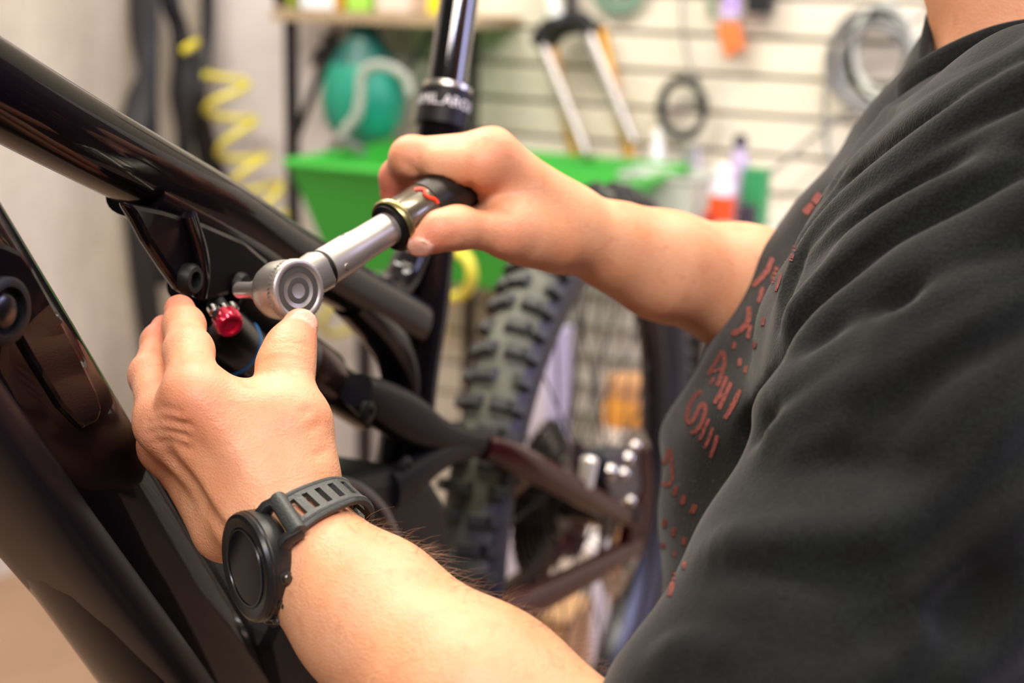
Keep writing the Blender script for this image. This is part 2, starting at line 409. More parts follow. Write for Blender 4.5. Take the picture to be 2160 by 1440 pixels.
obj('tie', sweep(coil(1480, 215, 9, 9, 1, .055, 0, 0), .004, seg=6), m_cab, bc)
obj('hook', sweep(np.array([wl(1470, 165, 0), wl(1470, 165, .07)]), .004, seg=8), m_blk, bc)
tag(obj('hanging_cable', tube([wl(1440, -60, .03), wl(1438, 20, .03), wl(1444, 90, .03), wl(1458, 150, .04), wl(1468, 170, .04)], .003, 40, 6), m_gcab),
    'thin grey cable hanging down to the small black coil', 'cable')
gc = put('cable_coil', 'large tangled coil of grey cable housings beside the collar', 'cable', wl(1840, 260, .05))
for i, (cx, cy, rx, ry, mm) in enumerate(((1835, 120, 84, 100, m_gcab), (1850, 112, 66, 84, m_cab), (1840, 135, 96, 96, m_gcab), (1862, 105, 60, 96, m_lcab), (1845, 140, 76, 88, m_gcab))):
    obj('loop', sweep(coil(cx, cy, rx, ry, 3, .05 + .012 * i, 5, .09), .0042, seg=6), mm, gc)
for j, pts in enumerate((((1762, 150), (1790, 210), (1830, 250), (1800, 235), (1750, 262), (1690, 310), (1600, 385)), ((1830, 230), (1760, 250), (1742, 290), (1755, 340), (1790, 400)), ((1900, 60), (1960, 20), (2010, -40)), ((1748, 140), (1740, 220), (1745, 300)))):
    obj('tail', tube([wl(x, y, .05 + .01 * j) for x, y in pts], .0045, 40, 6), m_gcab, gc)
obj('hook', sweep(np.array([wl(1838, 30, 0), wl(1838, 30, .14)]), .005, seg=8), m_blk, gc)

bt = put('paint_brush', 'flat brush with orange bristles and lilac handle on the slat wall', 'brush', wl(1540, 120, .05))
m_or = mat('orange bristles', '#e07a3e', .6, var=.12, scale=60)
m_lil = mat('lilac plastic', '#b9a2e6', .3)
br = [wl(x, y, .05) for x, y in ((1516, 46), (1562, 46), (1563, 70), (1570, 96), (1572, 106), (1558, 104), (1550, 112), (1541, 122), (1533, 122), (1526, 100), (1519, 74))]
obj('bristles', prism(br, NW * .022), m_or, bt, smooth=False, bevel=.004)
obj('ferrule', prism([wl(x, y, .05) for x, y in ((1517, 30), (1562, 30), (1562, 47), (1517, 47))], NW * .024), mat('grey ferrule', '#b9adb0', .4, .4), bt, smooth=False, bevel=.003)
obj('handle', sweep(np.array([wl(1541, 32, .05), wl(1545, -10, .05), wl(1548, -90, .05)]), [.020, .017, .010], ru=.009, side=TW, seg=14), m_lil, bt)
tag(obj('cable_tie', tube([wl(1500, -60, .03), wl(1498, 10, .03), wl(1503, 34, .03)], .008, 20, 8), mat('grey green strap', '#8c9a86', .5)), 'grey green strap hanging left of the orange brush', 'strap')
bb = put('clamp', 'small black clamp block right of the orange brush', 'clamp', wl(1606, 22, .04))
obj('body', box(wl(1606, -10, .045), TW, NW, EZ, .024, .02, .033), m_blk, bb, smooth=False, bevel=.005)
obj('screw', sweep(np.array([wl(1606, -30, .05), wl(1606, -90, .05)]), .007, seg=10), m_silver, bb)

# ------------------------------------------------------------------ bench under the slat wall with bottles
BZ = float(wl(1480, 478, .22)[2]); b0, b1 = along(wl(1312, 470, .3)), along(wl(2300, 470, .3))
bn = put('workbench', 'pale grey workbench along the slat wall behind the far forearm', 'bench', WZ + TW * (b0 + b1) / 2 + NW * .2)
obj('top', MB().add(*wallbox(b0, b1, BZ - .03, BZ, .012, .34)), mat('pale bench top', '#d9d4cb', .5, var=.05), bn, smooth=False, bevel=.003)
for a in (b0 + .06, (b0 + b1) / 2, b1 - .06):
    p = WZ + TW * a + NW * .05
    obj('leg', box(np.array([p[0], p[1], (BZ - .03) / 2]), TW, NW, EZ, .02, .02, (BZ - .03) / 2), m_blacksteel, bn, smooth=False)
def bench_at(px, off): 
    c = wl(px, 470, off); return np.array([c[0], c[1], BZ + .0005])
def bottle(px, off, r, h, body, cap, label, neck=.45, label_band=None):
    c = bench_at(px, off); t = put('bottle', label, 'bottle', c)
    obj('body', lathe(c, EZ, [(0, r * .9), (.004, r), (h * .68, r), (h * .78, r * .75), (h * .82, r * neck), (h * .88, r * neck)], 24), mat('body ' + label, body, .35), t)
    obj('cap', lathe(c + EZ * h * .86, EZ, [(0, r * neck * 1.25), (h * .10, r * neck * 1.2), (h * .14, r * neck * .7)], 20), mat('cap ' + label, cap, .4), t)
    if label_band: obj('label', lathe(c + EZ * h * .12, EZ, [(0, r * 1.01), (h * .42, r * 1.01)], 24), mat('band ' + label, label_band, .5), t)
bottle(1520, .22, .024, .115, '#d8d3e0', '#f0eef2', 'white bottle with orange band on the workbench', .6, '#d8501e')
bottle(1551, .14, .020, .165, '#b9a9c9', '#3a3540', 'tall lilac bottle with dark cap behind the white one', .55)
bottle(1497, .24, .014, .03, '#a83226', '#c2402e', 'short red bottle beside the white one', .9)
bottle(1378, .05, .017, .155, '#efeef2', '#f6f6f6', 'slim white bottle under the black cable coil', .5)
bottle(1575, .26, .019, .055, '#2a2232', '#2a2232', 'squat dark purple jar on the workbench', .8)
g = put('glue_box', 'small green box behind the squat dark jar', 'box', bench_at(1590, .16))
obj('body', box(bench_at(1590, .16) + EZ * .05, TW, NW, EZ, .021, .02, .05), mat('green card', '#2e8c56', .5), g, smooth=False, bevel=.002)
obj('lid', box(bench_at(1590, .16) + EZ * .103, TW, NW, EZ, .022, .021, .004), mat('green card', '#2e8c56', .5), g, smooth=False, bevel=.002)
tb = put('plastic_tub', 'translucent grey plastic tub under the black cable coil', 'tub', bench_at(1408, .17))
c = bench_at(1408, .17)
def frus(c, a0, b0_, a1, b1_, h, th):
    def rg(a, b, z): return [c + TW * sx * a + NW * sy * b + EZ * z for sx, sy in ((-1, -1), (1, -1), (1, 1), (-1, 1))]
    V = rg(a0, b0_, 0) + rg(a1, b1_, h) + rg(a0 - th, b0_ - th, th) + rg(a1 - th, b1_ - th, h); Fc = [(3, 2, 1, 0), (8, 9, 10, 11)]
    for k in range(4):
        l = (k + 1) % 4; Fc += [(k, l, 4 + l, 4 + k), (8 + l, 8 + k, 12 + k, 12 + l), (4 + k, 4 + l, 12 + l, 12 + k)]
    return np.array(V), Fc
m_tub = mat('translucent tub', '#cfd3cb', .3, trans=.25)
obj('shell', frus(c, .062, .05, .078, .062, .085, .003), m_tub, tb, smooth=False, bevel=.002)
obj('rim', sweep([c + TW * sx * .079 + NW * sy * .063 + EZ * .085 for sx, sy in ((-1, -1), (0, -1), (1, -1), (1, 0), (1, 1), (0, 1), (-1, 1), (-1, 0))], .004, seg=8, closed=True), m_tub, tb)
for i, (px, h, col) in enumerate(((1415, .11, '#c9c4bb'), (1440, .13, '#8f948a'), (1462, .12, '#b5afc0'), (1430, .10, '#a4a89c'))):
    c2 = bench_at(px, .05 + .01 * (i % 2))
    t = put('tool_handle', ('pale', 'grey green', 'lilac grey', 'dull olive')[i] + ' tool handle standing behind the translucent tub', 'tool', c2)
    mm = mat('tool %d' % i, col, .45)
    obj('shaft', sweep(np.array([c2, c2 + EZ * h * .55]), .005, seg=10), m_silver, t)
    obj('grip', sweep(np.array([c2 + EZ * h * .5, c2 + EZ * h * .7, c2 + EZ * h]), [.008, .010, .008], seg=12), mm, t)

# ------------------------------------------------------------------ wire rack, boxes and jars behind the rear wheel
rk = put('wire_rack', 'cream wire grid rack standing behind the rear wheel', 'rack', [*wl(1265, 900, .3)[:2], 0.0])
m_wire = mat('grey grid wire', '#86837a', .5)
m_cream = mat('cream rack panel', '#eeeada', .6)
ra, rb_ = along(wl(1170, 800, .3)), along(wl(1352, 800, .3)); rz1 = float(wl(1260, 560, .3)[2]); rz0 = 0.02
obj('panel', MB().add(*wallbox(ra, rb_, rz0, rz1, .27, .285)), m_cream, rk, smooth=False)
for k in range(5):
    a = ra + (rb_ - ra) * k / 4
    obj('upright_wire', MB().add(*box(WZ + TW * a + NW * .3 + EZ * (rz0 + rz1) / 2, TW, NW, EZ, .0035, .004, (rz1 - rz0) / 2)), m_wire, rk, smooth=False)
nz = int((rz1 - rz0) / .058)
for k in range(nz + 1):
    z = rz1 - k * .058
    obj('cross_wire', MB().add(*wallbox(ra, rb_, z - .0035, z + .0035, .30, .308)), m_wire, rk, smooth=False)
def floor_stack(px, py, off, w, d, label, col, z_top, name='carton', cat='box'):
    c = wl(px, py, off); c = np.array([c[0], c[1], 0.0005]); t = put(name, label, cat, c)
    m = mat('box ' + label, col, .6, var=.06, scale=14)
    obj('body', box(c + EZ * (z_top - .012) / 2, TW, NW, EZ, w, d, (z_top - .012) / 2), m, t, smooth=False, bevel=.003)
    obj('lid', box(c + EZ * (z_top - .006), TW, NW, EZ, w * 1.02, d * 1.02, .006), m, t, smooth=False, bevel=.002)
    return t
floor_stack(1128, 800, .42, .05, .05, 'tall pale lilac box seen through the rear wheel', '#c3bed2', float(wl(1128, 690, .42)[2]))
floor_stack(1330, 900, .52, .075, .08, 'brown cardboard box low behind the rear wheel', '#9d7650', float(wl(1315, 985, .52)[2]))
c = wl(1318, 985, .52); c = np.array([c[0], c[1], float(wl(1315, 985, .52)[2]) + .001])
jr = put('grease_jar', 'amber jar with white label behind the rear wheel', 'jar', c)
hj = float(wl(1315, 795, .52)[2]) - c[2]
obj('body', lathe(c, EZ, [(0, .04), (.004, .043), (hj * .75, .043), (hj * .84, .036)], 28), mat('amber plastic', '#c98a3a', .35), jr)
obj('label', lathe(c + EZ * hj * .22, EZ, [(0, .0436), (hj * .28, .0436)], 28), mat('white label', '#e8e0da', .5), jr)
obj('lid', lathe(c + EZ * hj * .83, EZ, [(0, .04), (hj * .17, .04), (hj * .17, 0)], 28), mat('pale brown lid', '#b98a5e', .4), jr)
floor_stack(1225, 1240, .75, .035, .04, 'white box low behind the chain stay', '#d8d2cf', float(wl(1225, 1130, .75)[2]))
floor_stack(1160, 1300, .85, .05, .05, 'tan cardboard box on the floor below the chain stay', '#b08a62', float(wl(1160, 1270, .85)[2]))

# ================================================================== the bicycle (rear half in view, held in a stand)
BA = math.radians(21.5)
BB_ = np.array([math.sin(BA), math.cos(BA), 0.0])          # towards the rear of the bicycle
BN = np.array([math.cos(BA), -math.sin(BA), 0.0])          # its side facing us
HB = P(1232, 1065, 1.53)                                   # rear hub
def bk(px, py, off=0.0): return on_plane(px, py, HB + BN * off, BN)
bike = put('bicycle', 'glossy black full suspension mountain bike being worked on', 'bicycle', [HB[0] - .2, HB[1] - .45, HB[2] - .37])

def frame_mat(name, base, speck):
    m = mat(name, base, 0.3, 0.0, coat=0.55, coat_rough=0.02, spec=0.03, coat_ior=1.40)
    return m
m_fr = frame_mat('gloss black purple lacquer', '#0c080c', 0)
m_red = frame_mat('gloss dark red lacquer', '#2e060a', 0)
m_brred = mat('bright red anodised alloy', '#b81238', .25, .5, coat=.5)
m_satin = mat('satin grey black alloy', '#131318', .34, .0, spec=.07)
m_dark = mat('matt black plastic', '#0e0e10', .5, spec=.25)
m_steel = mat('polished steel', '#c9c7c4', .18, 1.0)

def btube(name, rows, m, n=60, seg=28, expo=2.2, off=0.0, parent=None):
    A = np.array([[*bk(x, y, o if o is not None else off), rh, rw] for x, y, o, rh, rw in rows]); S = spline(A, n)
    return obj(name, MB().add(*sweep(S[:, :3], S[:, 4], ru=S[:, 3], side=BN, seg=seg, expo=expo)), m, parent or bike)
tt = btube('top_tube', [(-260, 45, 0, .021, .021), (-80, 148, 0, .021, .021), (120, 262, 0, .0205, .020), (300, 360, 0, .020, .020), (470, 450, 0, .019, .020),
                   (620, 540, 0, .0180, .018), (760, 618, 0, .0180, .016), (868, 678, 0, .0190, .017)], m_fr)
btube('seat_tube', [(838, 1060, 0, .018, .022), (852, 960, 0, .018, .021), (862, 860, 0, .018, .020), (876, 760, 0, .0185, .019), (893, 650, 0, .020, .019), (908, 520, 0, .0185, .018), (922, 380, 0, .0180, .0178), (931, 262, 0, .0178, .0178)], m_fr)
btube('seat_tube_brace', [(762, 612, 0, .010, .013), (812, 618, 0, .012, .013), (846, 588, 0, .012, .013), (868, 540, 0, .011, .013), (892, 500, 0, .009, .012)], m_fr)
btube('frame_gusset', [(735, 640, 0, .010, .012), (785, 684, 0, .013, .014), (822, 725, 0, .015, .014), (842, 780, 0, .013, .015), (850, 850, 0, .010, .014)], m_fr)
# seat post with its collar
post_ax = nrm(bk(985, -60) - bk(931, 262))
btube('seat_post', [(931, 262, 0, .0145, .0145), (945, 160, 0, .0145, .0145), (968, 0, 0, .0145, .0145), (996, -200, 0, .0145, .0145)], mat('gloss black stanchion', '#08080a', .08, coat=1.0))
c0 = bk(930, 268)
obj('seat_clamp', lathe(c0, post_ax, [(0, .0185), (0, .0198), (.0265, .0200), (.0275, .0185), (.0275, .015)], 40), m_dark, bike)
obj('seal_ring', lathe(c0 + post_ax * .0275, post_ax, [(0, .0178), (.001, .0190), (.0040, .0190), (.005, .0165), (.005, .0148)], 40), mat('pale alloy ring', '#b9b5ac', .3, .8), bike)

def text_mesh(s, size):
    cu = bpy.data.curves.new('t', 'FONT'); cu.body = s; cu.size = size; cu.align_x = 'CENTER'; cu.align_y = 'CENTER'; cu.resolution_u = 2
    o = bpy.data.objects.new('t', cu); COL.objects.link(o)
    me = o.evaluated_get(bpy.context.evaluated_depsgraph_get()).to_mesh()
    V = np.array([v.co[:] for v in me.vertices]); Fc = [tuple(p.vertices) for p in me.polygons]
    o.to_mesh_clear(); bpy.data.objects.remove(o); bpy.data.curves.remove(cu)
    return V, Fc
bpy.context.view_layer.update()
V, Fc = text_mesh('AMIL.AROX', .0112)
if len(V):
    rr = .0203; cdir = nrm(CAM - c0); cdir = nrm(cdir - post_ax * np.dot(cdir, post_ax)); rdir = np.cross(post_ax, cdir)
    VV = [c0 + post_ax * (.0160 + v[1]) + (cdir * math.cos(v[0] / rr) + rdir * math.sin(v[0] / rr)) * rr for v in V]
    obj('collar_lettering', (np.array(VV), Fc), mat('white print', '#e8e6ea', .5), bike)

# down tube with its covers
btube('down_tube', [(-420, 190, 0, .040, .036), (-220, 490, 0, .0405, .036), (0, 815, 0, .041, .036), (240, 1175, 0, .042, .036), (440, 1475, 0, .043, .037), (640, 1760, 0, .044, .038)], m_fr, expo=2.7)
btube('battery_cover', [(-420, 420, .004, .014, .033), (-150, 800, .004, .0145, .033), (75, 1100, .004, .015, .033), (275, 1352, .004, .014, .033), (470, 1600, .004, .014, .033)], mat('satin dark blue grey cover', '#121218', .35, spec=.3), expo=3.0)
cov = [bk(x, y, .036) for x, y in ((-60, 500), (0, 512), (35, 528), (60, 560), (110, 650), (160, 745), (196, 820), (208, 860), (198, 890), (165, 905), (120, 860), (60, 765), (0, 660), (-60, 560))]
sc_ = obj('side_cover', prism(cov, BN * .006), m_fr, bike, smooth=False, bevel=.0025)
kc = bk(4, 655, .041)
obj('lock_ring', lathe(kc, BN, [(0, .0145), (.003, .0145), (.004, .013), (.004, .0105), (-.001, .0100), (-.001, .0)], 32), m_dark, sc_)
obj('lock_barrel', lathe(kc, BN, [(-.001, .0075), (.002, .0075), (.003, .006), (.003, 0)], 24), mat('black barrel', '#0c0c0e', .25), sc_)

# shock mount lug under the top tube: two cheeks and a web
lug = [(252, 424), (330, 440), (420, 468), (505, 505), (560, 552), (540, 590), (470, 622), (415, 640), (372, 612), (338, 565), (300, 508), (276, 462)]
obj('shock_mount_cheek', prism([bk(x, y, .020) for x, y in lug], BN * .008), m_fr, bike, smooth=False, bevel=.003)
obj('shock_mount_cheek', prism([bk(x, y, -.020) for x, y in lug], BN * .008), m_fr, bike, smooth=False, bevel=.003)
btube('mount_web', [(285, 410, 0, .012, .018), (380, 462, 0, .013, .018), (500, 528, 0, .012, .018), (600, 585, 0, .008, .016)], m_fr)
btube('mount_rib', [(398, 452, .026, .004, .004), (420, 520, .027, .004, .004), (428, 580, .027, .004, .004), (424, 628, .026, .003, .003)], m_fr, n=30, seg=12)
b1_ = bk(393, 588, .024)
obj('pivot_bolt', lathe(b1_, BN, [(0, .0085), (.004, .0085), (.006, .007), (.006, .0045), (.002, .0042), (.002, 0)], 28), m_dark, bike)
b2_ = bk(492, 600, .020)
obj('mount_bolt', lathe(b2_, BN, [(0, .0075), (.006, .0075), (.008, .006), (.008, 0)], 24), m_dark, bike)
# shock absorber
S0, S1 = bk(405, 610), bk(780, 868); sa = nrm(S1 - S0); sl = np.linalg.norm(S1 - S0)
sk = obj('shock_body', lathe(S0, sa, [(-.010, .010), (0, .012), (.012, .012), (.016, .021), (.02, .0235), (sl * .46, .0235), (sl * .47, .021), (sl * .5, .021)], 36), mat('black anodised shock', '#0b0b0d', .22, .3), bike)
obj('air_can', lathe(S0, sa, [(sl * .48, .0175), (sl * .5, .0205), (sl * .66, .0205), (sl * .67, .018), (sl * .70, .018), (sl * .71, .0165), (sl * .97, .0155), (sl, .011)], 36), mat('dark bronze shock sleeve', '#3b2a26', .25, .5), bike)
obj('blue_band', lathe(bk(440, 690, .012), nrm(bk(575, 800, .012) - bk(440, 690, .012)), [(.026, .0186), (.0265, .0189), (.0285, .0189), (.029, .0186)], 36), mat('blue anodised band', '#1673b8', .3, .4), bike)
res0 = bk(440, 690, .012); res1 = bk(575, 800, .012); ra_ = nrm(res1 - res0); rl = np.linalg.norm(res1 - res0)
obj('shock_reservoir', lathe(res0, ra_, [(-.012, .010), (-.008, .0165), (.0, .0185), (rl, .0185), (rl + .006, .015), (rl + .006, 0)], 32), mat('black anodised shock', '#0b0b0d', .22, .3), bike)
kn0 = bk(474, 668, .030); kax = nrm(BN * .75 - EZ * .35 - BB_ * .55)
prof = [(0, .0065), (.001, .0078), (.008, .0078), (.0095, .0066), (.0095, .005), (.008, .0048), (.008, 0)]
Vk, Fk = lathe(kn0, kax, prof, 40)
Vk = np.array(Vk)
for i in range(len(Vk)):
    ring_, k = divmod(i, 40)
    if ring_ in (1, 2) and k % 4 == 0:
        ax_p = kn0 + kax * np.dot(Vk[i] - kn0, kax); Vk[i] = ax_p + (Vk[i] - ax_p) * .88
obj('rebound_knob', (Vk, Fk), m_brred, bike)
obj('knob_stem', sweep(np.array([kn0 - kax * .014, kn0 + kax * .001]), .0055, seg=16), m_dark, bike)
for (x, y) in ((447, 650), (470, 648), (488, 645)):
    p = bk(x, y, .028); obj('valve_bolt', lathe(p, kax, [(0, .003), (.004, .003), (.005, .002), (.005, 0)], 14), m_steel, bike)

# rocker link, seat stay, chain stay
for sg in (1, -1):
    btube('rocker_link', [(752, 822, .030 * sg, .011, .011), (800, 850, .030 * sg, .016, .012), (860, 884, .031 * sg, .018, .012), (915, 915, .033 * sg, .014, .011), (965, 928, .035 * sg, .011, .010), (1026, 938, .037 * sg, .0105, .010)], m_satin, n=40, expo=2.5)
    btube('link_arm', [(1022, 940, .036 * sg, .0085, .009), (965, 946, .036 * sg, .009, .009), (915, 968, .035 * sg, .011, .010), (868, 1000, .034 * sg, .013, .011), (815, 1035, .033 * sg, .014, .011)], m_satin, n=40, expo=2.5)
btube('link_bridge', [(770, 838, 0, .012, .034), (830, 872, 0, .010, .034), (880, 905, 0, .009, .034)], m_satin, n=20)
for (x, y) in ((1018, 938), (770, 868), (850, 985)):
    obj('link_bolt', lathe(bk(x, y, .037), BN, [(0, .008), (.003, .008), (.0045, .006), (.0045, .0035), (.001, .003), (.001, 0)], 24), m_dark, bike)
btube('seat_stay', [(1018, 942, .040, .010, .009), (1075, 962, .048, .0125, .010), (1150, 1000, .056, .0125, .010), (1240, 1048, .062, .0120, .010), (1335, 1095, .066, .011, .009)], m_red, expo=2.6)
btube('seat_stay', [(1018, 942, -.040, .010, .009), (1060, 962, -.048, .0125, .010), (1130, 1000, -.056, .0125, .010), (1205, 1050, -.066, .011, .009)], m_red, expo=2.6)
btube('chain_stay', [(860, 1400, .040, .016, .011), (960, 1350, .046, .015, .011), (1060, 1298, .052, .0145, .011), (1180, 1238, .058, .013, .010), (1270, 1190, .063, .012, .010), (1338, 1150, .066, .011, .009)], m_red, expo=2.6)
btube('chain_stay', [(840, 1400, -.040, .016, .011), (930, 1350, -.046, .015, .011), (1010, 1298, -.052, .0145, .011), (1110, 1220, -.060, .013, .010), (1190, 1150, -.066, .011, .009)], m_red, expo=2.6)
drop = [(1342, 930), (1362, 945), (1370, 1000), (1368, 1060), (1362, 1110), (1350, 1165), (1326, 1180), (1312, 1160), (1318, 1118), (1332, 1075), (1344, 1030), (1340, 980)]
obj('dropout', prism([bk(x, y, .066) for x, y in drop], BN * .012), m_red, bike, smooth=False, bevel=.003)
obj('dropout', prism([bk(x - 128, y, -.066) for x, y in drop], BN * .012), m_red, bike, smooth=False, bevel=.003)
# motor block round the bottom bracket
mot = [(640, 985), (735, 965), (812, 985), (850, 1040), (862, 1130), (868, 1240), (900, 1320), (930, 1400), (880, 1500), (760, 1580), (600, 1600), (470, 1500), (430, 1340), (520, 1150)]
obj('motor_cover', prism([bk(x, y, .0) for x, y in mot], BN * .078), m_dark, bike, smooth=False, bevel=.012)
cc = bk(735, 1330, .045)
obj('crank_spindle', lathe(cc, BN, [(0, .022), (.012, .022), (.014, .018), (.022, .014), (.022, 0)], 28), m_steel, bike)
ce = cc + BN * .028 - EZ * .11 + BB_ * .12
obj('crank_arm', sweep(np.array([cc + BN * .02, cc + BN * .026 - EZ * .055 + BB_ * .06, ce]), [.010, .009, .008], ru=[.017, .013, .012], side=BN, seg=16, expo=2.8), m_satin, bike)
btube('cable_guide', [(700, 1010, .043, .0035, .0035), (760, 1030, .046, .0035, .0035), (810, 1080, .046, .0035, .0035), (840, 1160, .046, .0035, .0035), (850, 1240, .046, .0035, .0035)], mat('silver grey guard', '#6a6a70', .3, .6), n=30, seg=10)

# ------------------------------------------------------------------ rear wheel
m_tyre = mat('black tyre sidewall', '#26252c', .5, var=.12, scale=40, bump=.0006, bscale=400)
m_tread = mat('dusty tyre tread', '#595a50', .75, var=.15, scale=40)
m_knob = mat('worn tyre knob rubber', '#2c2d2a', .6, var=.12, scale=60)
m_rim = mat('satin black rim', '#1b1b22', .3, .2)
RT, rt = .310, .030
def wheel_prof(pts): return [(h, r) for h, r in pts]
tp = []
for k in range(25):
    a = math.radians(-150 + 300 * k / 24)
    tp.append((rt * math.sin(a), RT + rt * math.cos(a) * (1.0 if math.cos(a) > 0 else 1.15)))
ty = obj('tyre', lathe(HB, BN, tp, 96, cap=False), m_tyre, bike)
ty.data.materials.append(m_tread)
for p_ in ty.data.polygons:
    if 8 <= p_.index // 96 <= 15: p_.material_index = 1
obj('rim', lathe(HB, BN, [(-.014, .284), (-.017, .278), (-.015, .262), (-.006, .254), (.006, .254), (.015, .262), (.017, .278), (.014, .284), (-.014, .284)], 80), m_rim, bike)
# one knob mesh for the middle, one for the shoulders; every knob its own object
def knob_mesh(name, a, b, c):
    V = []
    for z, f in ((0, 1.12), (c * .75, 1.0), (c, .82)):
        for sx, sy in ((-1, -1), (1, -1), (1, 1), (-1, 1)): V.append((a * f * sx, b * f * sy, z))
    Fc = [(8, 9, 10, 11)] + [(r * 4 + k, r * 4 + (k + 1) % 4, r * 4 + 4 + (k + 1) % 4, r * 4 + 4 + k) for r in range(2) for k in range(4)]
    me = bpy.data.meshes.new(name); me.from_pydata(V, [], Fc); me.materials.append(m_knob); me.update(); return me
km, ks, kw_ = knob_mesh('knob', .0052, .0078, .0090), knob_mesh('knob', .0050, .0078, .0100), knob_mesh('knob', .0052, .0100, .0085)
NR = 84; broot = np.array(bike.location)
for i in range(NR):
    th = 2 * math.pi * i / NR
    rad = BB_ * math.cos(th) + EZ * math.sin(th); tan = -BB_ * math.sin(th) + EZ * math.cos(th)
    lat = (-.0115, .0115) if i % 2 == 0 else (-.005, .005)
    rows = [(km if i % 2 == 0 else kw_, math.asin(l / rt), l) for l in lat] if i % 2 == 0 else [(kw_, math.asin(-.007 / rt) * (1 if i % 4 == 1 else -1), 0)]
    rows += [(ks, math.radians(50), 0), (ks, math.radians(-50), 0)]
    for me, al, _ in rows:
        nn = rad * math.cos(al) + BN * math.sin(al); ll_ = np.cross(tan, nn)
        p = HB + rad * RT + nn * (rt - .0015) - broot
        o = bpy.data.objects.new('knob', me); COL.objects.link(o); o.parent = ty
        o.matrix_basis = Matrix(((tan[0], -ll_[0], nn[0], p[0]), (tan[1], -ll_[1], nn[1], p[1]), (tan[2], -ll_[2], nn[2], p[2]), (0, 0, 0, 1)))
spm = None
for i in range(28):
    s_ = 1 if i % 2 == 0 else -1; th = 2 * math.pi * i / 28; th2 = th + (0.55 if (i // 2) % 2 else -0.55)
    a_ = HB + BN * .028 * s_ + (BB_ * math.cos(th2) + EZ * math.sin(th2)) * .028
    e_ = HB + (BB_ * math.cos(th) + EZ * math.sin(th)) * .258
    obj('spoke', sweep(np.array([a_, e_]), .0011, seg=6), mat('black spoke', '#1e1e22', .35, .5), bike)
obj('hub', lathe(HB, BN, [(-.068, .008), (-.036, .010), (-.034, .03), (-.030, .03), (-.026, .018), (.026, .018), (.030, .03), (.034, .03), (.036, .010), (.070, .008), (.072, .0)], 32), mat('black hub', '#1a1a1e', .3, .5), bike)
rv = []
obj('brake_rotor', lathe(HB + BN * .046, BN, [(0, .074), (0, .09), (.002, .09), (.002, .074), (0, .074)], 60), m_steel, bike)
for k in range(6):
    a = k * math.pi / 3; d1 = BB_ * math.cos(a) + EZ * math.sin(a); d2 = BB_ * math.cos(a + .45) + EZ * math.sin(a + .45)
    obj('rotor_arm', sweep(np.array([HB + BN * .047 + d1 * .02, HB + BN * .047 + d2 * .077]), .001, ru=.004, side=BN, seg=8), m_steel, bike)
for k in range(9):
    r = .088 - k * .0066
    V, Fc = lathe(HB - BN * (.050 - k * .0036), BN, [(0, .018), (0, r), (.0018, r), (.0018, .018)], 72)
    V = np.array(V)
    for i in range(len(V)):
        rg, q = divmod(i, 72)
        if rg in (1, 2) and q % 2: V[i] = HB + (V[i] - HB) * (1 - .004 / r) + BN * np.dot(V[i] - HB, BN) * (.004 / r)
    obj('sprocket', (V, Fc), mat('dark steel sprocket', '#3c3733', .35, .8), bike)
# chain: upper and lower run from the sprockets to the chainring
cr = HB - BB_ * .44 - EZ * .03 - BN * .048
m_chain = mat('bronze grey chain', '#6d4f3c', .35, .8)
def run(p, q, n):
    for k in range(n):
        a_ = p + (q - p) * (k + .05) / n; b_ = p + (q - p) * (k + .95) / n
        yield a_, b_
cb = MB()
for p, q in ((cr + EZ * .05, HB - BN * .04 + EZ * .045), (cr - EZ * .05, HB - BN * .04 - EZ * .13 - BB_ * .03), (HB - BN * .04 - EZ * .13 - BB_ * .03, HB - BN * .04 - EZ * .05 + BB_ * .03)):
    L_ = int(np.linalg.norm(q - p) / .0127)
    for a_, b_ in run(p, q, L_): cb.add(*sweep(np.array([a_, b_]), .0035, ru=.0042, side=BN, seg=8))
ch = obj('chain', cb, m_chain, bike); ch['kind'] = 'stuff'
obj('chainring', lathe(cr, BN, [(0, .04), (0, .066), (.003, .066), (.003, .04), (0, .04)], 48), m_dark, bike)
dr = HB - BN * .045 - EZ * .13 - BB_ * .03
obj('derailleur_cage', prism([dr + EZ * .03 + BB_ * .012, dr + EZ * .02 - BB_ * .02, dr - EZ * .05 - BB_ * .05, dr - EZ * .065 - BB_ * .02], BN * .006), m_satin, bike, smooth=False, bevel=.002)
for d_ in (EZ * .012, -EZ * .045 - BB_ * .034):
    obj('jockey_wheel', lathe(dr + d_ + BN * .004, BN, [(0, .004), (0, .014), (.003, .014), (.003, .004)], 24), m_dark, bike)
# brake caliper on the dropout
cpt = bk(1290, 985, .056)
cal = obj('brake_caliper', prism([bk(x, y, .055) for x, y in ((1252, 955), (1300, 940), (1340, 950), (1345, 1010), (1320, 1045), (1262, 1050), (1246, 1010))], BN * .030), mat('dark caliper', '#2a2a3a', .3, .4), bike, smooth=False, bevel=.004)
for (x, y, r) in ((1285, 994, .008), (1312, 998, .006), (1322, 966, .007), (1336, 940, .006), (1326, 1056, .006)):
    obj('caliper_bolt', lathe(bk(x, y, .070), BN, [(0, r), (.003, r * .95), (.006, r * .7), (.0075, r * .35), (.008, 0)], 18), m_steel, bike)
obj('adjuster', sweep(np.array([bk(1244, 962, .068), bk(1243, 970, .068), bk(1236, 1026, .068), bk(1235, 1032, .068)]), [.005, .0085, .0070, .004], seg=18), mat('bright satin steel', '#e2dfda', .35, .5), bike)
obj('axle_cap', lathe(bk(1338, 1086, .072), BN, [(0, .011), (.003, .011), (.005, .008), (.005, 0)], 24), m_dark, bike)

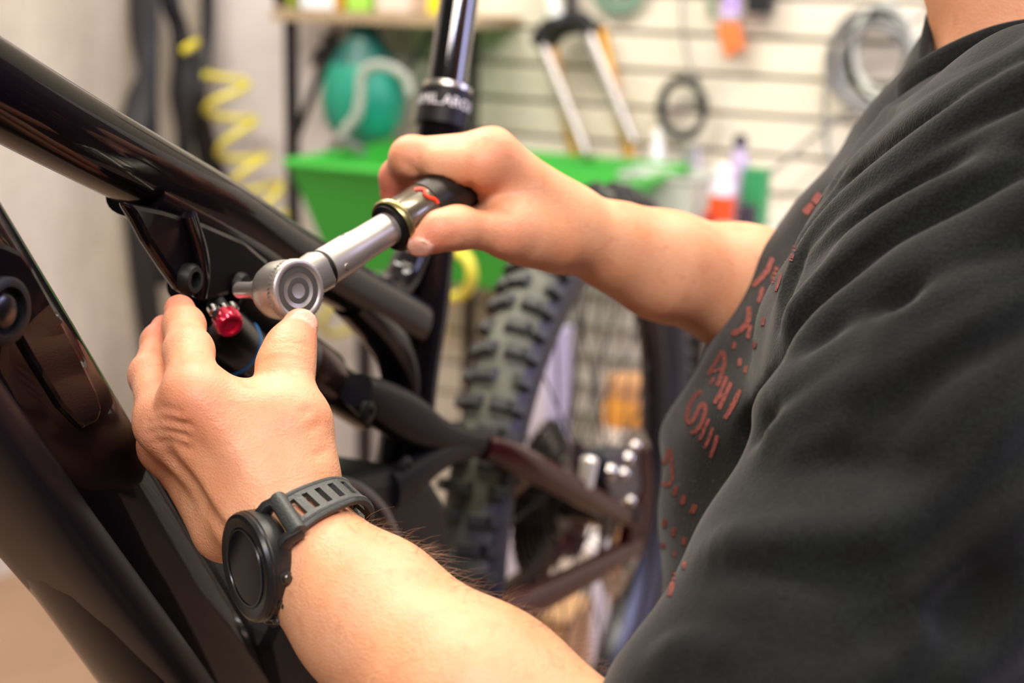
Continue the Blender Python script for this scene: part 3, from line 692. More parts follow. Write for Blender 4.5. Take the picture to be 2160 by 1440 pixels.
# ================================================================== torque wrench
WH = Q(607, 612, .78); WE = Q(960, 395, .865)
wd = nrm(WE - WH)
nd = .66 * CR - .06 * CU - .75 * FW; nd = nrm(nd - wd * np.dot(nd, wd)); wu = np.cross(nd, wd)
wr = put('torque_wrench', 'silver torque wrench with round ratchet head held over the shock', 'wrench', WH)
m_chr = mat('satin chrome', '#c9c4bb', .32, .85)
m_chr2 = mat('brushed chrome', '#bab4ad', .40, .75)
m_wdark = mat('dark ratchet face', '#5f5c55', .5, .6)
def drum(a, prof, seg=56): return lathe(WH + nd * a, nd, prof, seg)
obj('head', drum(0, [(-.0165, .006), (-.0155, .0105), (-.0130, .0135), (-.009, .0152), (-.003, .0158), (.0045, .0158), (.0045, .010)]), m_chr, wr)
V, Fc = drum(0, [(.0042, .0145), (.0046, .0163), (.0092, .0163), (.0102, .0152), (.0102, .0128), (.0092, .0122)], 96); V = np.array(V)
for i in range(len(V)):
    rg, q = divmod(i, 96)
    if rg in (1, 2) and q % 2: a = WH + nd * np.dot(V[i] - WH, nd); V[i] = a + (V[i] - a) * .965
fd = obj('face_ring', (V, Fc), m_chr2, wr, bevel=None)
obj('face_disc', drum(0, [(.0088, .0), (.0088, .0124), (.0094, .0124), (.0094, .0092), (.0086, .0090), (.0086, .0070), (.0096, .0066), (.0096, .0042), (.0080, .0036), (.0080, 0)]), m_wdark, wr)
obj('socket', lathe(WH, -nd, [(.0150, .0062), (.0185, .0062), (.0190, .0050), (.030, .0050), (.0305, .0044), (.044, .0044), (.0445, .0038), (.0445, 0)], 24), m_chr, wr)
obj('locking_ball', lathe(WH - nd * .021 + CU * .0045, CU, [(-.002, .002), (0, .0022), (.0015, .0014), (.002, 0)], 12), m_chr, wr)
obj('neck', MB().add(*sweep(np.array([WH + wd * .010, WH + wd * .016, WH + wd * .023, WH + wd * .0245]), [.0085, .0098, .0105, .0092], ru=[.010, .0105, .0108, .0095], side=nd, seg=24, expo=3.0)), m_chr, wr)
obj('gap_ring', lathe(WH + wd * .0242, wd, [(0, .0094), (0, .0101), (.002, .0101), (.002, .0094)], 36), m_dark, wr)
Lc = np.linalg.norm(Q(822, 462, .827) - WH)
obj('shaft', lathe(WH, wd, [(.0262, .0092), (.0268, .0102), (.028, .0104), (.046, .0102), (.054, .0094), (Lc + .002, .0092)], 40), m_chr2, wr)
obj('pin', lathe(WH + wd * .033 + nrm(nd - wu * .25) * .0098, nrm(nd - wu * .25), [(-.001, .0018), (.0012, .0016), (.0014, 0)], 14), m_chr, wr)
obj('pin', lathe(WH + wd * .045 + wu * .0096, wu, [(-.001, .0014), (.0006, .0014), (.0006, 0)], 14), m_wdark, wr)
m_brass = mat('aged brass', '#8f8457', .3, .85)
obj('collar_seat', lathe(WH + wd * (Lc - .0015), wd, [(0, .0093), (0, .0128), (.003, .0130), (.003, .0093)], 40), m_dark, wr)
obj('collar', lathe(WH + wd * (Lc + .001), wd, [(0, .0120), (-.001, .0146), (.0005, .0155), (.0025, .0155), (.004, .0142), (.004, .010)], 48), m_brass, wr)
m_han = mat('olive brown ribbed handle', '#5c5547', .28, .6, var=.2, scale=60, coat=.6)
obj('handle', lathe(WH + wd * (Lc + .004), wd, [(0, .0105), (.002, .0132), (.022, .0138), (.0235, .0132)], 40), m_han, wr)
obj('grip', lathe(WH + wd * (Lc + .027), wd, [(0, .0130), (.0005, .0139), (.040, .0140), (.044, .0125), (.046, .010), (.046, 0)], 40), mat('handle black for hand shade', '#16130f', .45), wr)  # handle inside the hand, blackened to stand for the shade there
sq = []
for t, a in ((.0165, 1.18), (.0190, 1.05), (.0205, .90), (.0190, .78), (.0180, .66), (.0190, .50), (.0215, .32), (.0220, .12)):
    d_ = nd * math.cos(a) + wu * math.sin(a); sq.append(WH + wd * (Lc + .004 + t) + d_ * .0139)
obj('paint_mark', tube(sq, .0011, 40, 8), mat('orange red paint', '#e8421c', .4), wr)

# ================================================================== implicit surfaces for the person
class Field:
    def __init__(s, lo, hi, h):
        s.lo = np.array(lo, np.float32); s.h = h; s.n = np.ceil((np.array(hi) - np.array(lo)) / h).astype(int) + 1
        s.ax = [(s.lo[i] + h * np.arange(s.n[i])).astype(np.float32) for i in range(3)]
        s.D = np.full(s.n, .05, np.float32)
    def win(s, pts, m):
        pts = np.atleast_2d(pts); a = np.floor((pts.min(0) - m - s.lo) / s.h).astype(int); b = np.ceil((pts.max(0) + m - s.lo) / s.h).astype(int) + 1
        a = np.clip(a, 0, s.n); b = np.clip(b, 0, s.n)
        return tuple(slice(i, j) for i, j in zip(a, b))
    def grid(s, w):
        return s.ax[0][w[0]][:, None, None], s.ax[1][w[1]][None, :, None], s.ax[2][w[2]][None, None, :]
    def sample(s, p):
        p = np.atleast_2d(p); q = (p - s.lo) / s.h; q = np.clip(q, 0, s.n - 1.001); i = q.astype(int); f = q - i; r = 0
        for dx in (0, 1):
            for dy in (0, 1):
                for dz in (0, 1):
                    wgt = (f[:, 0] if dx else 1 - f[:, 0]) * (f[:, 1] if dy else 1 - f[:, 1]) * (f[:, 2] if dz else 1 - f[:, 2])
                    r = r + wgt * s.D[i[:, 0] + dx, i[:, 1] + dy, i[:, 2] + dz]
        return r
    def grad(s, p):
        p = np.atleast_2d(p); e = s.h * 1.5; g = np.stack([s.sample(p + v * e) - s.sample(p - v * e) for v in (EX, EY, EZ)], 1)
        return g / np.maximum(np.linalg.norm(g, axis=1, keepdims=True), 1e-9)
    def hit(s, px, py, d0=.35, d1=1.3):
        r = P(px, py, 1.0) - CAM; ds = np.arange(d0, d1, .002)
        v = s.sample(CAM + ds[:, None] * r)
        inb = np.all((CAM + ds[:, None] * r > s.lo) & (CAM + ds[:, None] * r < s.lo + s.h * (s.n - 1)), 1)
        k = np.where((v < 0) & inb)[0]
        if len(k) == 0: return None
        k = k[0]; a, b = ds[max(k - 1, 0)], ds[k]
        for _ in range(12):
            m_ = (a + b) / 2
            if s.sample(CAM + m_ * r)[0] < 0: b = m_
            else: a = m_
        return CAM + b * r
def smin(a, b, k):
    if k <= 0: return np.minimum(a, b)
    h = np.maximum(k - np.abs(a - b), 0) / k
    return np.minimum(a, b) - h * h * k * .25
def d_cone(G, a, b, ra, rb, flat=None, q=1.0):
    X, Y, Z = G; a = np.asarray(a, np.float32); b = np.asarray(b, np.float32); ba = b - a; L2 = float(ba @ ba) + 1e-12
    t = np.clip(((X - a[0]) * ba[0] + (Y - a[1]) * ba[1] + (Z - a[2]) * ba[2]) / L2, 0, 1)
    vx = X - a[0] - t * ba[0]; vy = Y - a[1] - t * ba[1]; vz = Z - a[2] - t * ba[2]
    if flat is not None:
        f = (vx * flat[0] + vy * flat[1] + vz * flat[2]) * (1 / q - 1)
        vx = vx + f * flat[0]; vy = vy + f * flat[1]; vz = vz + f * flat[2]
    d = np.sqrt(vx * vx + vy * vy + vz * vz) - (ra + t * (rb - ra))
    return d * (q if q < 1 else 1.0) ** .5
def d_ell(G, c, A, r):
    X, Y, Z = G; v = (X - c[0], Y - c[1], Z - c[2]); k0 = 0; k1 = 0
    for e, rr in zip(A, r):
        p = (v[0] * e[0] + v[1] * e[1] + v[2] * e[2]); k0 = k0 + (p / rr) ** 2; k1 = k1 + (p / rr ** 2) ** 2
    k0 = np.sqrt(k0); k1 = np.sqrt(k1) + 1e-9
    return k0 * (k0 - 1) / k1
def d_line(G, pts):
    r = None
    for a, b in zip(pts[:-1], pts[1:]):
        d = d_cone(G, a, b, 0, 0); r = d if r is None else np.minimum(r, d)
    return r
def blend_into(fld, prims, k, tgt=None):
    T = fld.D if tgt is None else tgt
    for p in prims:
        if p[0] == 'c':
            w_ = fld.win([p[1], p[2]], max(p[3], p[4]) * (1.6 if len(p) > 5 and p[6] > 1 else 1) + k + .004); G = fld.grid(w_)
            d = d_cone(G, p[1], p[2], p[3], p[4], *(p[5:7] if len(p) > 5 else ()))
        else:
            w_ = fld.win([p[1]], max(p[3]) + k + .004); G = fld.grid(w_); d = d_ell(G, p[1], p[2], p[3])
        T[w_] = smin(T[w_], d.astype(np.float32), k)
def chain(js, flat=None, q=1.0):
    """round cones through joints (point, radius)"""
    out = []
    for (a, ra), (b, rb) in zip(js[:-1], js[1:]):
        out.append(('c', a, b, ra, rb) + ((flat, q) if flat is not None else ()))
    return out
def finger_into(fld, palm, prims, ki, kp):
    tmp = np.full(fld.n, .05, np.float32); blend_into(fld, prims, ki, tmp)
    pts = np.array([p for pr in prims for p in ((pr[1], pr[2]) if pr[0] == 'c' else (pr[1],))])
    w_ = fld.win(pts, .035)
    fld.D[w_] = np.minimum(fld.D[w_], smin(palm[w_], tmp[w_], kp))
def surface_nets(D, lo, h):
    n = D.shape; ins = D < 0
    c = np.zeros((n[0] - 1, n[1] - 1, n[2] - 1), np.int8)
    for dx in (0, 1):
        for dy in (0, 1):
            for dz in (0, 1): c += ins[dx:n[0] - 1 + dx, dy:n[1] - 1 + dy, dz:n[2] - 1 + dz]
    idx = np.argwhere((c > 0) & (c < 8)); vid = np.full(c.shape, -1, np.int32); vid[tuple(idx.T)] = np.arange(len(idx))
    acc = np.zeros((len(idx), 3)); cnt = np.zeros(len(idx)); cor = [(a, b, d) for a in (0, 1) for b in (0, 1) for d in (0, 1)]
    val = {k: D[idx[:, 0] + k[0], idx[:, 1] + k[1], idx[:, 2] + k[2]] for k in cor}
    for p in cor:
        for ax in range(3):
            if p[ax]: continue
            q = list(p); q[ax] = 1; q = tuple(q); a, b = val[p], val[q]; m_ = (a < 0) != (b < 0)
            t = np.where(m_, a / np.where(np.abs(a - b) < 1e-12, 1, a - b), 0)
            e = np.array(p, float)[None, :].repeat(len(idx), 0); e[:, ax] = t
            acc += e * m_[:, None]; cnt += m_
    V = np.asarray(lo) + (idx + acc / cnt[:, None]) * h
    Fs = []
    for ax in range(3):
        o1, o2 = [(1, 2), (2, 0), (0, 1)][ax]
        sl0 = [slice(None)] * 3; sl1 = [slice(None)] * 3; sl0[ax] = slice(0, n[ax] - 1); sl1[ax] = slice(1, n[ax])
        A_, B_ = ins[tuple(sl0)], ins[tuple(sl1)]; e = np.argwhere(A_ != B_)
        ok = (e[:, o1] > 0) & (e[:, o2] > 0) & (e[:, o1] < n[o1] - 1) & (e[:, o2] < n[o2] - 1); e = e[ok]
        u = np.zeros(3, int); u[o1] = 1; v = np.zeros(3, int); v[o2] = 1
        f = np.stack([vid[tuple((e - u - v).T)], vid[tuple((e - v).T)], vid[tuple(e.T)], vid[tuple((e - u).T)]], 1)
        fl_ = ~A_[tuple(e.T)]; f[fl_] = f[fl_][:, ::-1]; Fs.append(f)
    return V, np.concatenate(Fs)
def relax(V, Fc, it, lam=.5):
    n = len(V); e = np.concatenate([Fc[:, [0, 1]], Fc[:, [1, 2]], Fc[:, [2, 3]], Fc[:, [3, 0]]]); e = np.concatenate([e, e[:, ::-1]])
    deg = np.bincount(e[:, 0], minlength=n)[:, None]
    for k in range(it):
        for l in (lam, -lam * 1.04):
            S = np.stack([np.bincount(e[:, 0], weights=V[e[:, 1], i], minlength=n) for i in range(3)], 1) / np.maximum(deg, 1)
            V = V + l * (S - V)
    return V
def mm(x): return x * .001 * SP

# ------------------------------------------------------------------ near (left) arm: hand with the watch
def bounds(pts, m): A = np.array(pts); return A.min(0) - m, A.max(0) + m
L = dict(wr=Q(590, 1108, .700), fa=Q(778, 1292, .665), fb=Q(1000, 1500, .625), el=Q(1360, 1800, .60))
up_n = nrm(-FW * .9 + CU * .35)                                 # the way the back of the hand faces
Lj = [
 [(Q(412, 838, .700), 14.5), (Q(398, 742, .733), 11.9), (Q(388, 688, .757), 10.2), (Q(379, 654, .772), 8.6)],
 [(Q(350, 886, .716), 14.0), (Q(320, 792, .752), 11.0), (Q(336, 722, .776), 9.0), (Q(346, 692, .786), 7.6)],
 [(Q(352, 940, .742), 13.0), (Q(334, 852, .785), 10.0), (Q(356, 790, .800), 8.6), (Q(372, 756, .802), 7.5)],
 [(Q(392, 990, .760), 12.0), (Q(392, 912, .797), 9.0), (Q(414, 864, .806), 8.0), (Q(430, 840, .804), 7.0)]]
Lt = [(Q(640, 1000, .703), 15.5), (Q(620, 890, .712), 14.6), (Q(602, 772, .732), 13.0), (Q(612, 735, .740), 12.4), (Q(633, 688, .752), 9.6)]
allp = [L['el'], L['fb'], L['wr']] + [j[0] for f in Lj for j in f] + [j[0] for j in Lt]
lo, hi = bounds(allp, .055); 
fl_ = Field(lo, hi, .0015)
wrd = nrm(L['fa'] - L['wr'])
fore = [('c', Q(560, 1062, .703), L['wr'], mm(28), mm(25.5), up_n, .80), ('c', L['wr'], Q(668, 1192, .685), mm(25.5), mm(28)), ('c', Q(668, 1192, .685), L['fa'], mm(28), mm(35)),
        ('c', L['fa'], L['fb'], mm(35), mm(45)), ('c', L['fb'], L['el'], mm(46), mm(48))]
blend_into(fl_, fore, .012)
meta = []
for (f, base) in zip(Lj, (Q(590, 1045, .700), Q(560, 1058, .704), Q(535, 1075, .712), Q(515, 1090, .722))):
    meta.append(('c', base, f[0][0], mm(15.5), mm(f[0][1]) * 1.0))
meta += [('c', Q(560, 960, .714), Q(470, 920, .722), mm(20), mm(18)),
         ('c', Q(455, 868, .706), Q(590, 905, .712), mm(13.5), mm(14)),              # web of the thumb
         ('c', Q(520, 880, .712), Q(560, 1000, .708), mm(16), mm(20)),
         ('c', Q(470, 1120, .722), Q(430, 1020, .742), mm(15), mm(14)),              # heel on the little finger side
         ('c', Q(630, 1040, .708), Q(620, 900, .716), mm(17), mm(15))]
blend_into(fl_, meta, .014)
# tendons and knuckles
ten = [('c', Q(420, 850, .690), Q(540, 1010, .690), mm(5.5), mm(4.5)), ('c', Q(352, 878, .702), Q(510, 1030, .694), mm(6), mm(4)), ('c', Q(338, 915, .716), Q(470, 1050, .706), mm(6.5), mm(4))]
blend_into(fl_, ten, .009)
palmL = fl_.D.copy()
def finger_prims(js, extra=()):
    pr = chain([(p, mm(r)) for p, r in js])
    for k in (1, 2):                                              # slightly fuller joints
        pr.append(('c', js[k][0], js[k][0] + 1e-4, mm(js[k][1] * 1.02), mm(js[k][1] * 1.02)))
    return pr + list(extra)
for js in Lj: finger_into(fl_, palmL, finger_prims(js), .004, .010)
finger_into(fl_, palmL, finger_prims(Lt), .006, .012)
def nail(fld, c, fwd, nor, w_, l_, t_=.0016):
    nor = nrm(nor); fwd = nrm(fwd - nor * np.dot(fwd, nor)); sd = np.cross(fwd, nor); A = (sd, fwd, nor)
    win = fld.win([c], max(w_, l_) + .004); d = d_ell(fld.grid(win), c, A, (w_, l_, t_))
    fld.D[win] = np.minimum(fld.D[win], d); return (c, A, (w_, l_, t_))
nails = []
tn = nrm(-FW * .80 + CU * .30 + CR * .45); tip = Lt[4][0]; tdir = nrm(Lt[4][0] - Lt[3][0])
nails.append(nail(fl_, tip + tn * mm(8.1) - tdir * mm(1.0), tdir, tn + tdir * .12, mm(7.0), mm(8.6)))
# wrinkles at the big knuckle and across the thumb joint
def crease(fld, pxs, amp, wid, d0=.5):
    pts = [fld.hit(x, y) for x, y in pxs]; pts = [p for p in pts if p is not None]
    if len(pts) < 2: return
    S = spline(pts, max(4, 3 * len(pts))); win = fld.win(S, wid * 3); d = d_line(fld.grid(win), S)
    fld.D[win] += (amp * np.exp(-(d / wid) ** 2)).astype(np.float32)
for c_ in (((318, 872), (345, 862), (380, 868)), ((312, 892), (350, 884), (400, 896)), ((318, 912), (350, 908), (392, 918)), ((330, 930), (362, 928), (398, 945))):
    crease(fl_, c_, .0011, .0022)
for c_ in (((325, 880), (350, 873), (390, 880)), ((318, 902), (352, 897), (400, 908)), ((325, 922), (356, 918), (396, 930))):
    crease(fl_, c_, -.0010, .0024)
for c_ in (((560, 742), (600, 734), (650, 748)), ((556, 760), (600, 752), (652, 764)), ((570, 728), (612, 722), (652, 732))): crease(fl_, c_, .0006, .0016)
for c_ in (((510, 800), (528, 812), (545, 806)), ((470, 768), (492, 784), (512, 800)), ((640, 870), (655, 862)), ((655, 905), (672, 895)), ((668, 960), (690, 950))): crease(fl_, c_, .0008, .0020)
for c_ in (((380, 968), (440, 1040), (482, 1100)), ): crease(fl_, c_, -.0014, .005)
for c_ in (((368, 975), (425, 1050), (468, 1115)), ): crease(fl_, c_, .0022, .006)
Vl, Fl = surface_nets(fl_.D, fl_.lo, fl_.h); Vl = relax(Vl, Fl, 3)

# ------------------------------------------------------------------ far (right) arm: hand round the wrench handle
def onh(t, ang, r):                                              # a point round the handle axis
    return WH + wd * t + (nd * math.cos(ang) + wu * math.sin(ang)) * r
Rj = [
 [(Q(1036, 328, .858), 15.0), (Q(868, 333, .866), 12.4), (Q(838, 374, .884), 10.2), (Q(831, 406, .888), 8.9)],
 [(Q(1050, 335, .896), 13.6), (Q(912, 335, .912), 11.5), (Q(880, 400, .918), 10.0), (Q(905, 440, .900), 8.6)],
 [(Q(1066, 356, .918), 13.0), (Q(945, 355, .938), 11.0), (Q(912, 420, .936), 9.5), (Q(945, 458, .910), 8.2)],
 [(Q(1088, 382, .936), 12.0), (Q(985, 380, .958), 9.5), (Q(955, 435, .952), 8.4), (Q(985, 462, .930), 7.4)]]
Rt = [(Q(1170, 515, .880), 15.0), (Q(1068, 492, .856), 13.0), (Q(965, 480, .838), 11.2), (Q(930, 486, .832), 11.0), (Q(889, 508, .830), 9.3)]
R = dict(wr=Q(1232, 492, .902), fa=Q(1400, 560, .930), fb=Q(1560, 606, .962), el=Q(1790, 660, 1.0))
allp = [R['el'], R['fb'], R['wr']] + [j[0] for f in Rj for j in f] + [j[0] for j in Rt]
lo, hi = bounds(allp, .055)
fr_ = Field(lo, hi, .0015)
wr_up = nrm(CU * .8 + CR * .3 + FW * .1)
fore = [('c', Q(1180, 470, .898), R['wr'], mm(28), mm(26.5), wr_up, .78), ('c', R['wr'], Q(1310, 525, .915), mm(26.5), mm(30), wr_up, .84), ('c', Q(1310, 525, .915), R['fa'], mm(29), mm(34)),
        ('c', R['fa'], R['fb'], mm(34), mm(41)), ('c', R['fb'], R['el'], mm(41), mm(46))]
blend_into(fr_, fore, .012)
meta = []
for (f, base) in zip(Rj, (Q(1195, 452, .884), Q(1195, 455, .896), Q(1198, 462, .908), Q(1200, 474, .918))):
    meta.append(('c', base, f[0][0], mm(15.5), mm(f[0][1])))
meta += [('c', Q(1090, 440, .886), Q(1040, 400, .888), mm(20), mm(15)), ('c', Q(1120, 450, .900), Q(1060, 420, .912), mm(20), mm(17)),
         ('c', Q(1030, 420, .872), Q(1090, 465, .866), mm(11), mm(15)), ('c', Q(1165, 512, .905), Q(1120, 500, .916), mm(18), mm(16)),
         ('c', Q(1195, 500, .890), Q(1110, 500, .872), mm(17), mm(16))]
blend_into(fr_, meta, .014)
blend_into(fr_, [('c', Q(1045, 292, .868), Q(1180, 410, .880), mm(5), mm(4)), ('c', Q(1055, 300, .880), Q(1190, 415, .890), mm(5), mm(4))], .010)
palmR = fr_.D.copy()
for k_, js in enumerate(Rj):
    ex = [('c', Q(1010, 352, .852), Q(930, 345, .856), mm(14.5), mm(12.6))] if k_ == 0 else []
    finger_into(fr_, palmR, finger_prims(js, ex), .004, .009)
finger_into(fr_, palmR, finger_prims(Rt), .006, .011)
tn = nrm(-FW * .55 - CU * .45 - CR * .10); tip = Rt[4][0]; tdir = nrm(Rt[4][0] - Rt[3][0])
nails.append(nail(fr_, tip + tn * mm(7.9) - tdir * mm(.5), tdir, tn + tdir * .1, mm(6.6), mm(8.2)))
# keep the hand out of the wrench handle
a_, b_ = WH + wd * (Lc + .001), WH + wd * (Lc + .072); win = fr_.win([a_, b_], .03)
fr_.D[win] = np.maximum(fr_.D[win], -d_cone(fr_.grid(win), a_, b_, .0134, .0138))
for c_ in (((990, 390), (1000, 415), (1015, 440)), ((1005, 430), (1050, 440), (1068, 452)), ((858, 346), (866, 352), (872, 360))): crease(fr_, c_, .0012, .0026)
for c_ in (((940, 470), (946, 490), (944, 508)), ((950, 468), (957, 490), (955, 508))): crease(fr_, c_, .0005, .0016)
Vr, Fr = surface_nets(fr_.D, fr_.lo, fr_.h); Vr = relax(Vr, Fr, 3)

# ------------------------------------------------------------------ torso, neck and shirt
FD = nrm(-.90 * EX - .43 * EY)                                  # the way the chest faces
LD = nrm(.43 * EX - .90 * EY)                                   # the person's left, towards us
TD = .022
def tor(px, py, d, a, b): return (Q(px, py, d + TD * (py > 600)), a * SP, b * SP)
TORS = [tor(2090, 1700, .86, .150, .175), tor(1995, 1380, .86, .150, .178), tor(1978, 1090, .86, .140, .185), tor(2080, 790, .865, .120, .190), tor(2180, 520, .875, .090, .180), tor(2225, 330, .885, .066, .110), tor(2205, 170, .89, .060, .068)]
SHL, SLV = Q(2300, 430, .70), Q(1660, 1610, .605)
SHR = Q(2150, 560, 1.05)
NK0, NK1 = Q(2185, 130, .89), Q(2215, -260, .875)
lo, hi = bounds([t[0] for t in TORS[1:]] + [SHL, SLV, Q(1330, 1400, .80)], .11); hi = np.minimum(hi, [.60, 9, 9]); lo = np.maximum(lo, [-9, -9, float(Q(1600, 1740, .7)[2])])
sh_ = Field(lo, hi, .0026)
def torso_prims(grow):
    out = []
    for (a, ra, wa), (b, rb, wb_) in zip(TORS[:-1], TORS[1:]):
        out.append((a, b, ra + grow, rb + grow, (wa + wb_) / (ra + rb)))
    return out
def torso_into(fld, grow, k):
    for a, b, ra, rb, q in torso_prims(grow):
        win = fld.win([a, b], max(ra, rb) * q + k + .01)
        d = d_cone(fld.grid(win), a, b, ra, rb, LD, q)
        fld.D[win] = smin(fld.D[win], d.astype(np.float32), k)
torso_into(sh_, .008, .03)
blend_into(sh_, [('c', Q(2120, 330, .80), SHL, .055 * SP, .072 * SP)], .05)
sl_dir = nrm(SLV - SHL)
SLM = SHL + (SLV - SHL) * .50; SLN = SHL + (SLV - SHL) * .44
blend_into(sh_, [('c', SHL, SLM, .080 * SP, .081 * SP)], .05)
blend_into(sh_, [('c', Q(2080, 470, .81), Q(1840, 790, .755), .066 * SP, .046 * SP), ('c', Q(2200, 430, .75), Q(1900, 780, .715), .066 * SP, .062 * SP), ('c', Q(1990, 480, .83), Q(1800, 700, .79), .05 * SP, .045 * SP)], .045)
blend_into(sh_, [('c', SLN, SLV, .081 * SP, .084 * SP)], .012)
blend_into(sh_, [('c', Q(2170, 430, .93), SHR, .055 * SP, .07 * SP)], .04)
# ease the step between chest and sleeve cap, keep the free lower sleeve edge crisp
B_ = sh_.D.copy()
for _ in range(16):
    for ax in range(3):
        B_ = (np.roll(B_, 1, ax) + 2 * B_ + np.roll(B_, -1, ax)) * np.float32(.25)
Gs = sh_.grid(tuple(slice(0, n) for n in sh_.n))
tt_ = ((Gs[0] - SHL[0]) * sl_dir[0] + (Gs[1] - SHL[1]) * sl_dir[1] + (Gs[2] - SHL[2]) * sl_dir[2]) / np.linalg.norm(SLV - SHL)
wg = np.clip((.66 - tt_) / .20, 0, 1); wg = wg * wg * (3 - 2 * wg)
wg = np.broadcast_to(wg, sh_.D.shape).copy()
for ax in range(3):
    e_ = [slice(None)] * 3
    for sl_ in (slice(0, 18), slice(-18, None)): e_[ax] = sl_; wg[tuple(e_)] = 0
sh_.D = (sh_.D * (1 - wg) + B_ * wg).astype(np.float32)
def fold(pxs, amp, wid):
    pxs = list(pxs)
    if pxs[-1][0] > 2100: a_, b_ = pxs[-2], pxs[-1]; pxs.append((b_[0] + 110, b_[1] + (b_[1] - a_[1]) * 110 / max(b_[0] - a_[0], 1)))
    SS = spline(pxs, 4 * len(pxs)); pts = [sh_.hit(x, y) for x, y in SS]; pts = [p for p in pts if p is not None]
    if len(pts) < 4: return None
    S = np.array(pts)
    for _ in range(3): S[1:-1] = (S[:-2] + 2 * S[1:-1] + S[2:]) / 4
    return S, amp, wid
FOLDS = [
 ([(1700, 560), (1790, 470), (1900, 385), (2040, 300), (2155, 245)], -.0050, .0060),
 ([(1760, 420), (1840, 345), (1960, 265), (2150, 150)], .0040, .0050),
 ([(1700, 640), (1800, 560), (1930, 490), (2150, 380)], .0060, .0075),
 ([(1840, 250), (1930, 215), (2060, 150), (2150, 100)], -.0030, .0045),
 ([(1850, 700), (1980, 640), (2150, 560)], -.0050, .0080),
 ([(1780, 860), (1900, 790), (2040, 700), (2150, 640)], -.0050, .0100),
 ([(1840, 870), (1960, 790), (2150, 690)], .0050, .0090),
 # ridges across the shoulder and chest
 ([(1660, 800), (1722, 708), (1793, 645), (1940, 560), (2158, 440)], -.0105, .0115),
 ([(1600, 880), (1650, 826), (1725, 768), (1790, 716), (1880, 650)], -.0085, .0095),
 ([(1655, 690), (1740, 592), (1800, 548), (1900, 470)], -.0075, .0085),
 ([(1640, 640), (1690, 560), (1760, 470), (1850, 380), (1990, 270), (2150, 165)], -.0070, .0100),
 ([(1730, 440), (1800, 360), (1880, 290), (2000, 205), (2150, 120)], -.0050, .0075),
 ([(1690, 520), (1740, 450), (1830, 335)], -.0040, .0055),
 ([(1780, 400), (1850, 325), (1960, 245), (2100, 165)], -.0035, .0055),
 ([(1765, 545), (1830, 500), (1950, 420), (2150, 300)], -.0065, .0110),
 ([(1640, 860), (1720, 815), (1800, 770), (1920, 700)], -.0075, .0110),
 ([(1610, 930), (1700, 880), (1790, 830), (1880, 780)], -.0050, .0120),
 # sleeve folds
 ([(1960, 640), (2020, 590), (2140, 520)], -.0050, .0090),
 ([(1930, 960), (2010, 880), (2140, 760)], -.0045, .0110),
 ([(1890, 1110), (1960, 1070), (2040, 1010), (2140, 900)], -.0055, .0110),
 ([(1480, 1155), (1590, 1150), (1700, 1140), (1810, 1140), (1900, 1110)], -.0055, .0110),
 ([(1880, 1280), (1960, 1230), (2050, 1150), (2150, 1060)], -.0060, .0110),
 ([(1840, 1420), (1900, 1370), (1950, 1320)], -.0050, .0100),
 ([(2000, 1440), (2080, 1390), (2150, 1320)], -.0060, .0110),
 ([(1400, 1380), (1470, 1360), (1540, 1380)], -.0035, .0090),
 ([(1660, 950), (1740, 925), (1790, 900)], -.0030, .0080),
 # valleys
 ([(1562, 985), (1578, 915), (1612, 838), (1662, 745), (1700, 690), (1760, 625), (1880, 545)], .0150, .0085),
 ([(1640, 700), (1660, 622), (1718, 528), (1790, 443), (1880, 370)], .0050, .0045),
 ([(1690, 800), (1740, 740), (1820, 690), (1960, 620), (2150, 530)], .0075, .0085),
 ([(1600, 920), (1660, 868), (1740, 815), (1850, 745)], .0080, .0080),
 ([(1830, 450), (1950, 375), (2060, 340), (2150, 310)], .0065, .0090),
 ([(1760, 500), (1850, 430), (1990, 330), (2150, 230)], .0050, .0090),
 ([(1480, 1190), (1600, 1195), (1720, 1190), (1830, 1180)], .0050, .0110),
 ([(1840, 1240), (1920, 1180), (2010, 1110), (2150, 960)], .0060, .0110),
 ([(1800, 1440), (1880, 1320), (1980, 1280), (2100, 1180)], .0055, .0110),
 ([(1740, 965), (1800, 985), (1850, 975)], .0030, .0080),
]
rf = [fold(*f) for f in FOLDS]
for r in rf:
    if r is None: continue
    S, amp, wid = r; wid = wid * .92; win = sh_.win(S, wid * 2.6); G = sh_.grid(win); n_ = len(S) - 1; val = 0
    for i in range(n_):
        u = (i + .5) / n_; tp_ = min(1, u / .2, (1 - u) / .2); tp_ = tp_ * tp_ * (3 - 2 * tp_)
        val = np.maximum(val, tp_ * np.exp(-(d_cone(G, S[i], S[i + 1], 0, 0) / wid) ** 2))
    sh_.D[win] += (amp * (1.35 if amp < 0 else 1.1) * SP * val).astype(np.float32)
# small random rumples
X, Y, Z = sh_.grid(tuple(slice(0, n) for n in sh_.n))
rng = np.random.RandomState(3)
for k in range(10):
    kv = rng.normal(size=3); kv = kv / np.linalg.norm(kv) * rng.uniform(60, 150)
    sh_.D += (.0007 * np.sin(X * kv[0] + Y * kv[1] + Z * kv[2] + rng.uniform(0, 6))).astype(np.float32)
# neck opening
COLLAR = [Q(1886, 188, .845), Q(1990, 132, .805), Q(2150, 52, .785), Q(2310, -50, .81), Q(2350, -120, .90), Q(2230, -110, .965), Q(2050, -62, .955), Q(1952, 62, .905), Q(1898, 150, .868)]
CL = spline(COLLAR, 96, closed=True)
for _ in range(6): CL = CL - .8 * sh_.sample(CL)[:, None] * sh_.grad(CL)
for _ in range(6): CL = (np.roll(CL, 1, 0) + CL * 2 + np.roll(CL, -1, 0)) / 4
NC = CL.mean(0)
ndir = nrm(NK1 - NK0)
kneck = SP
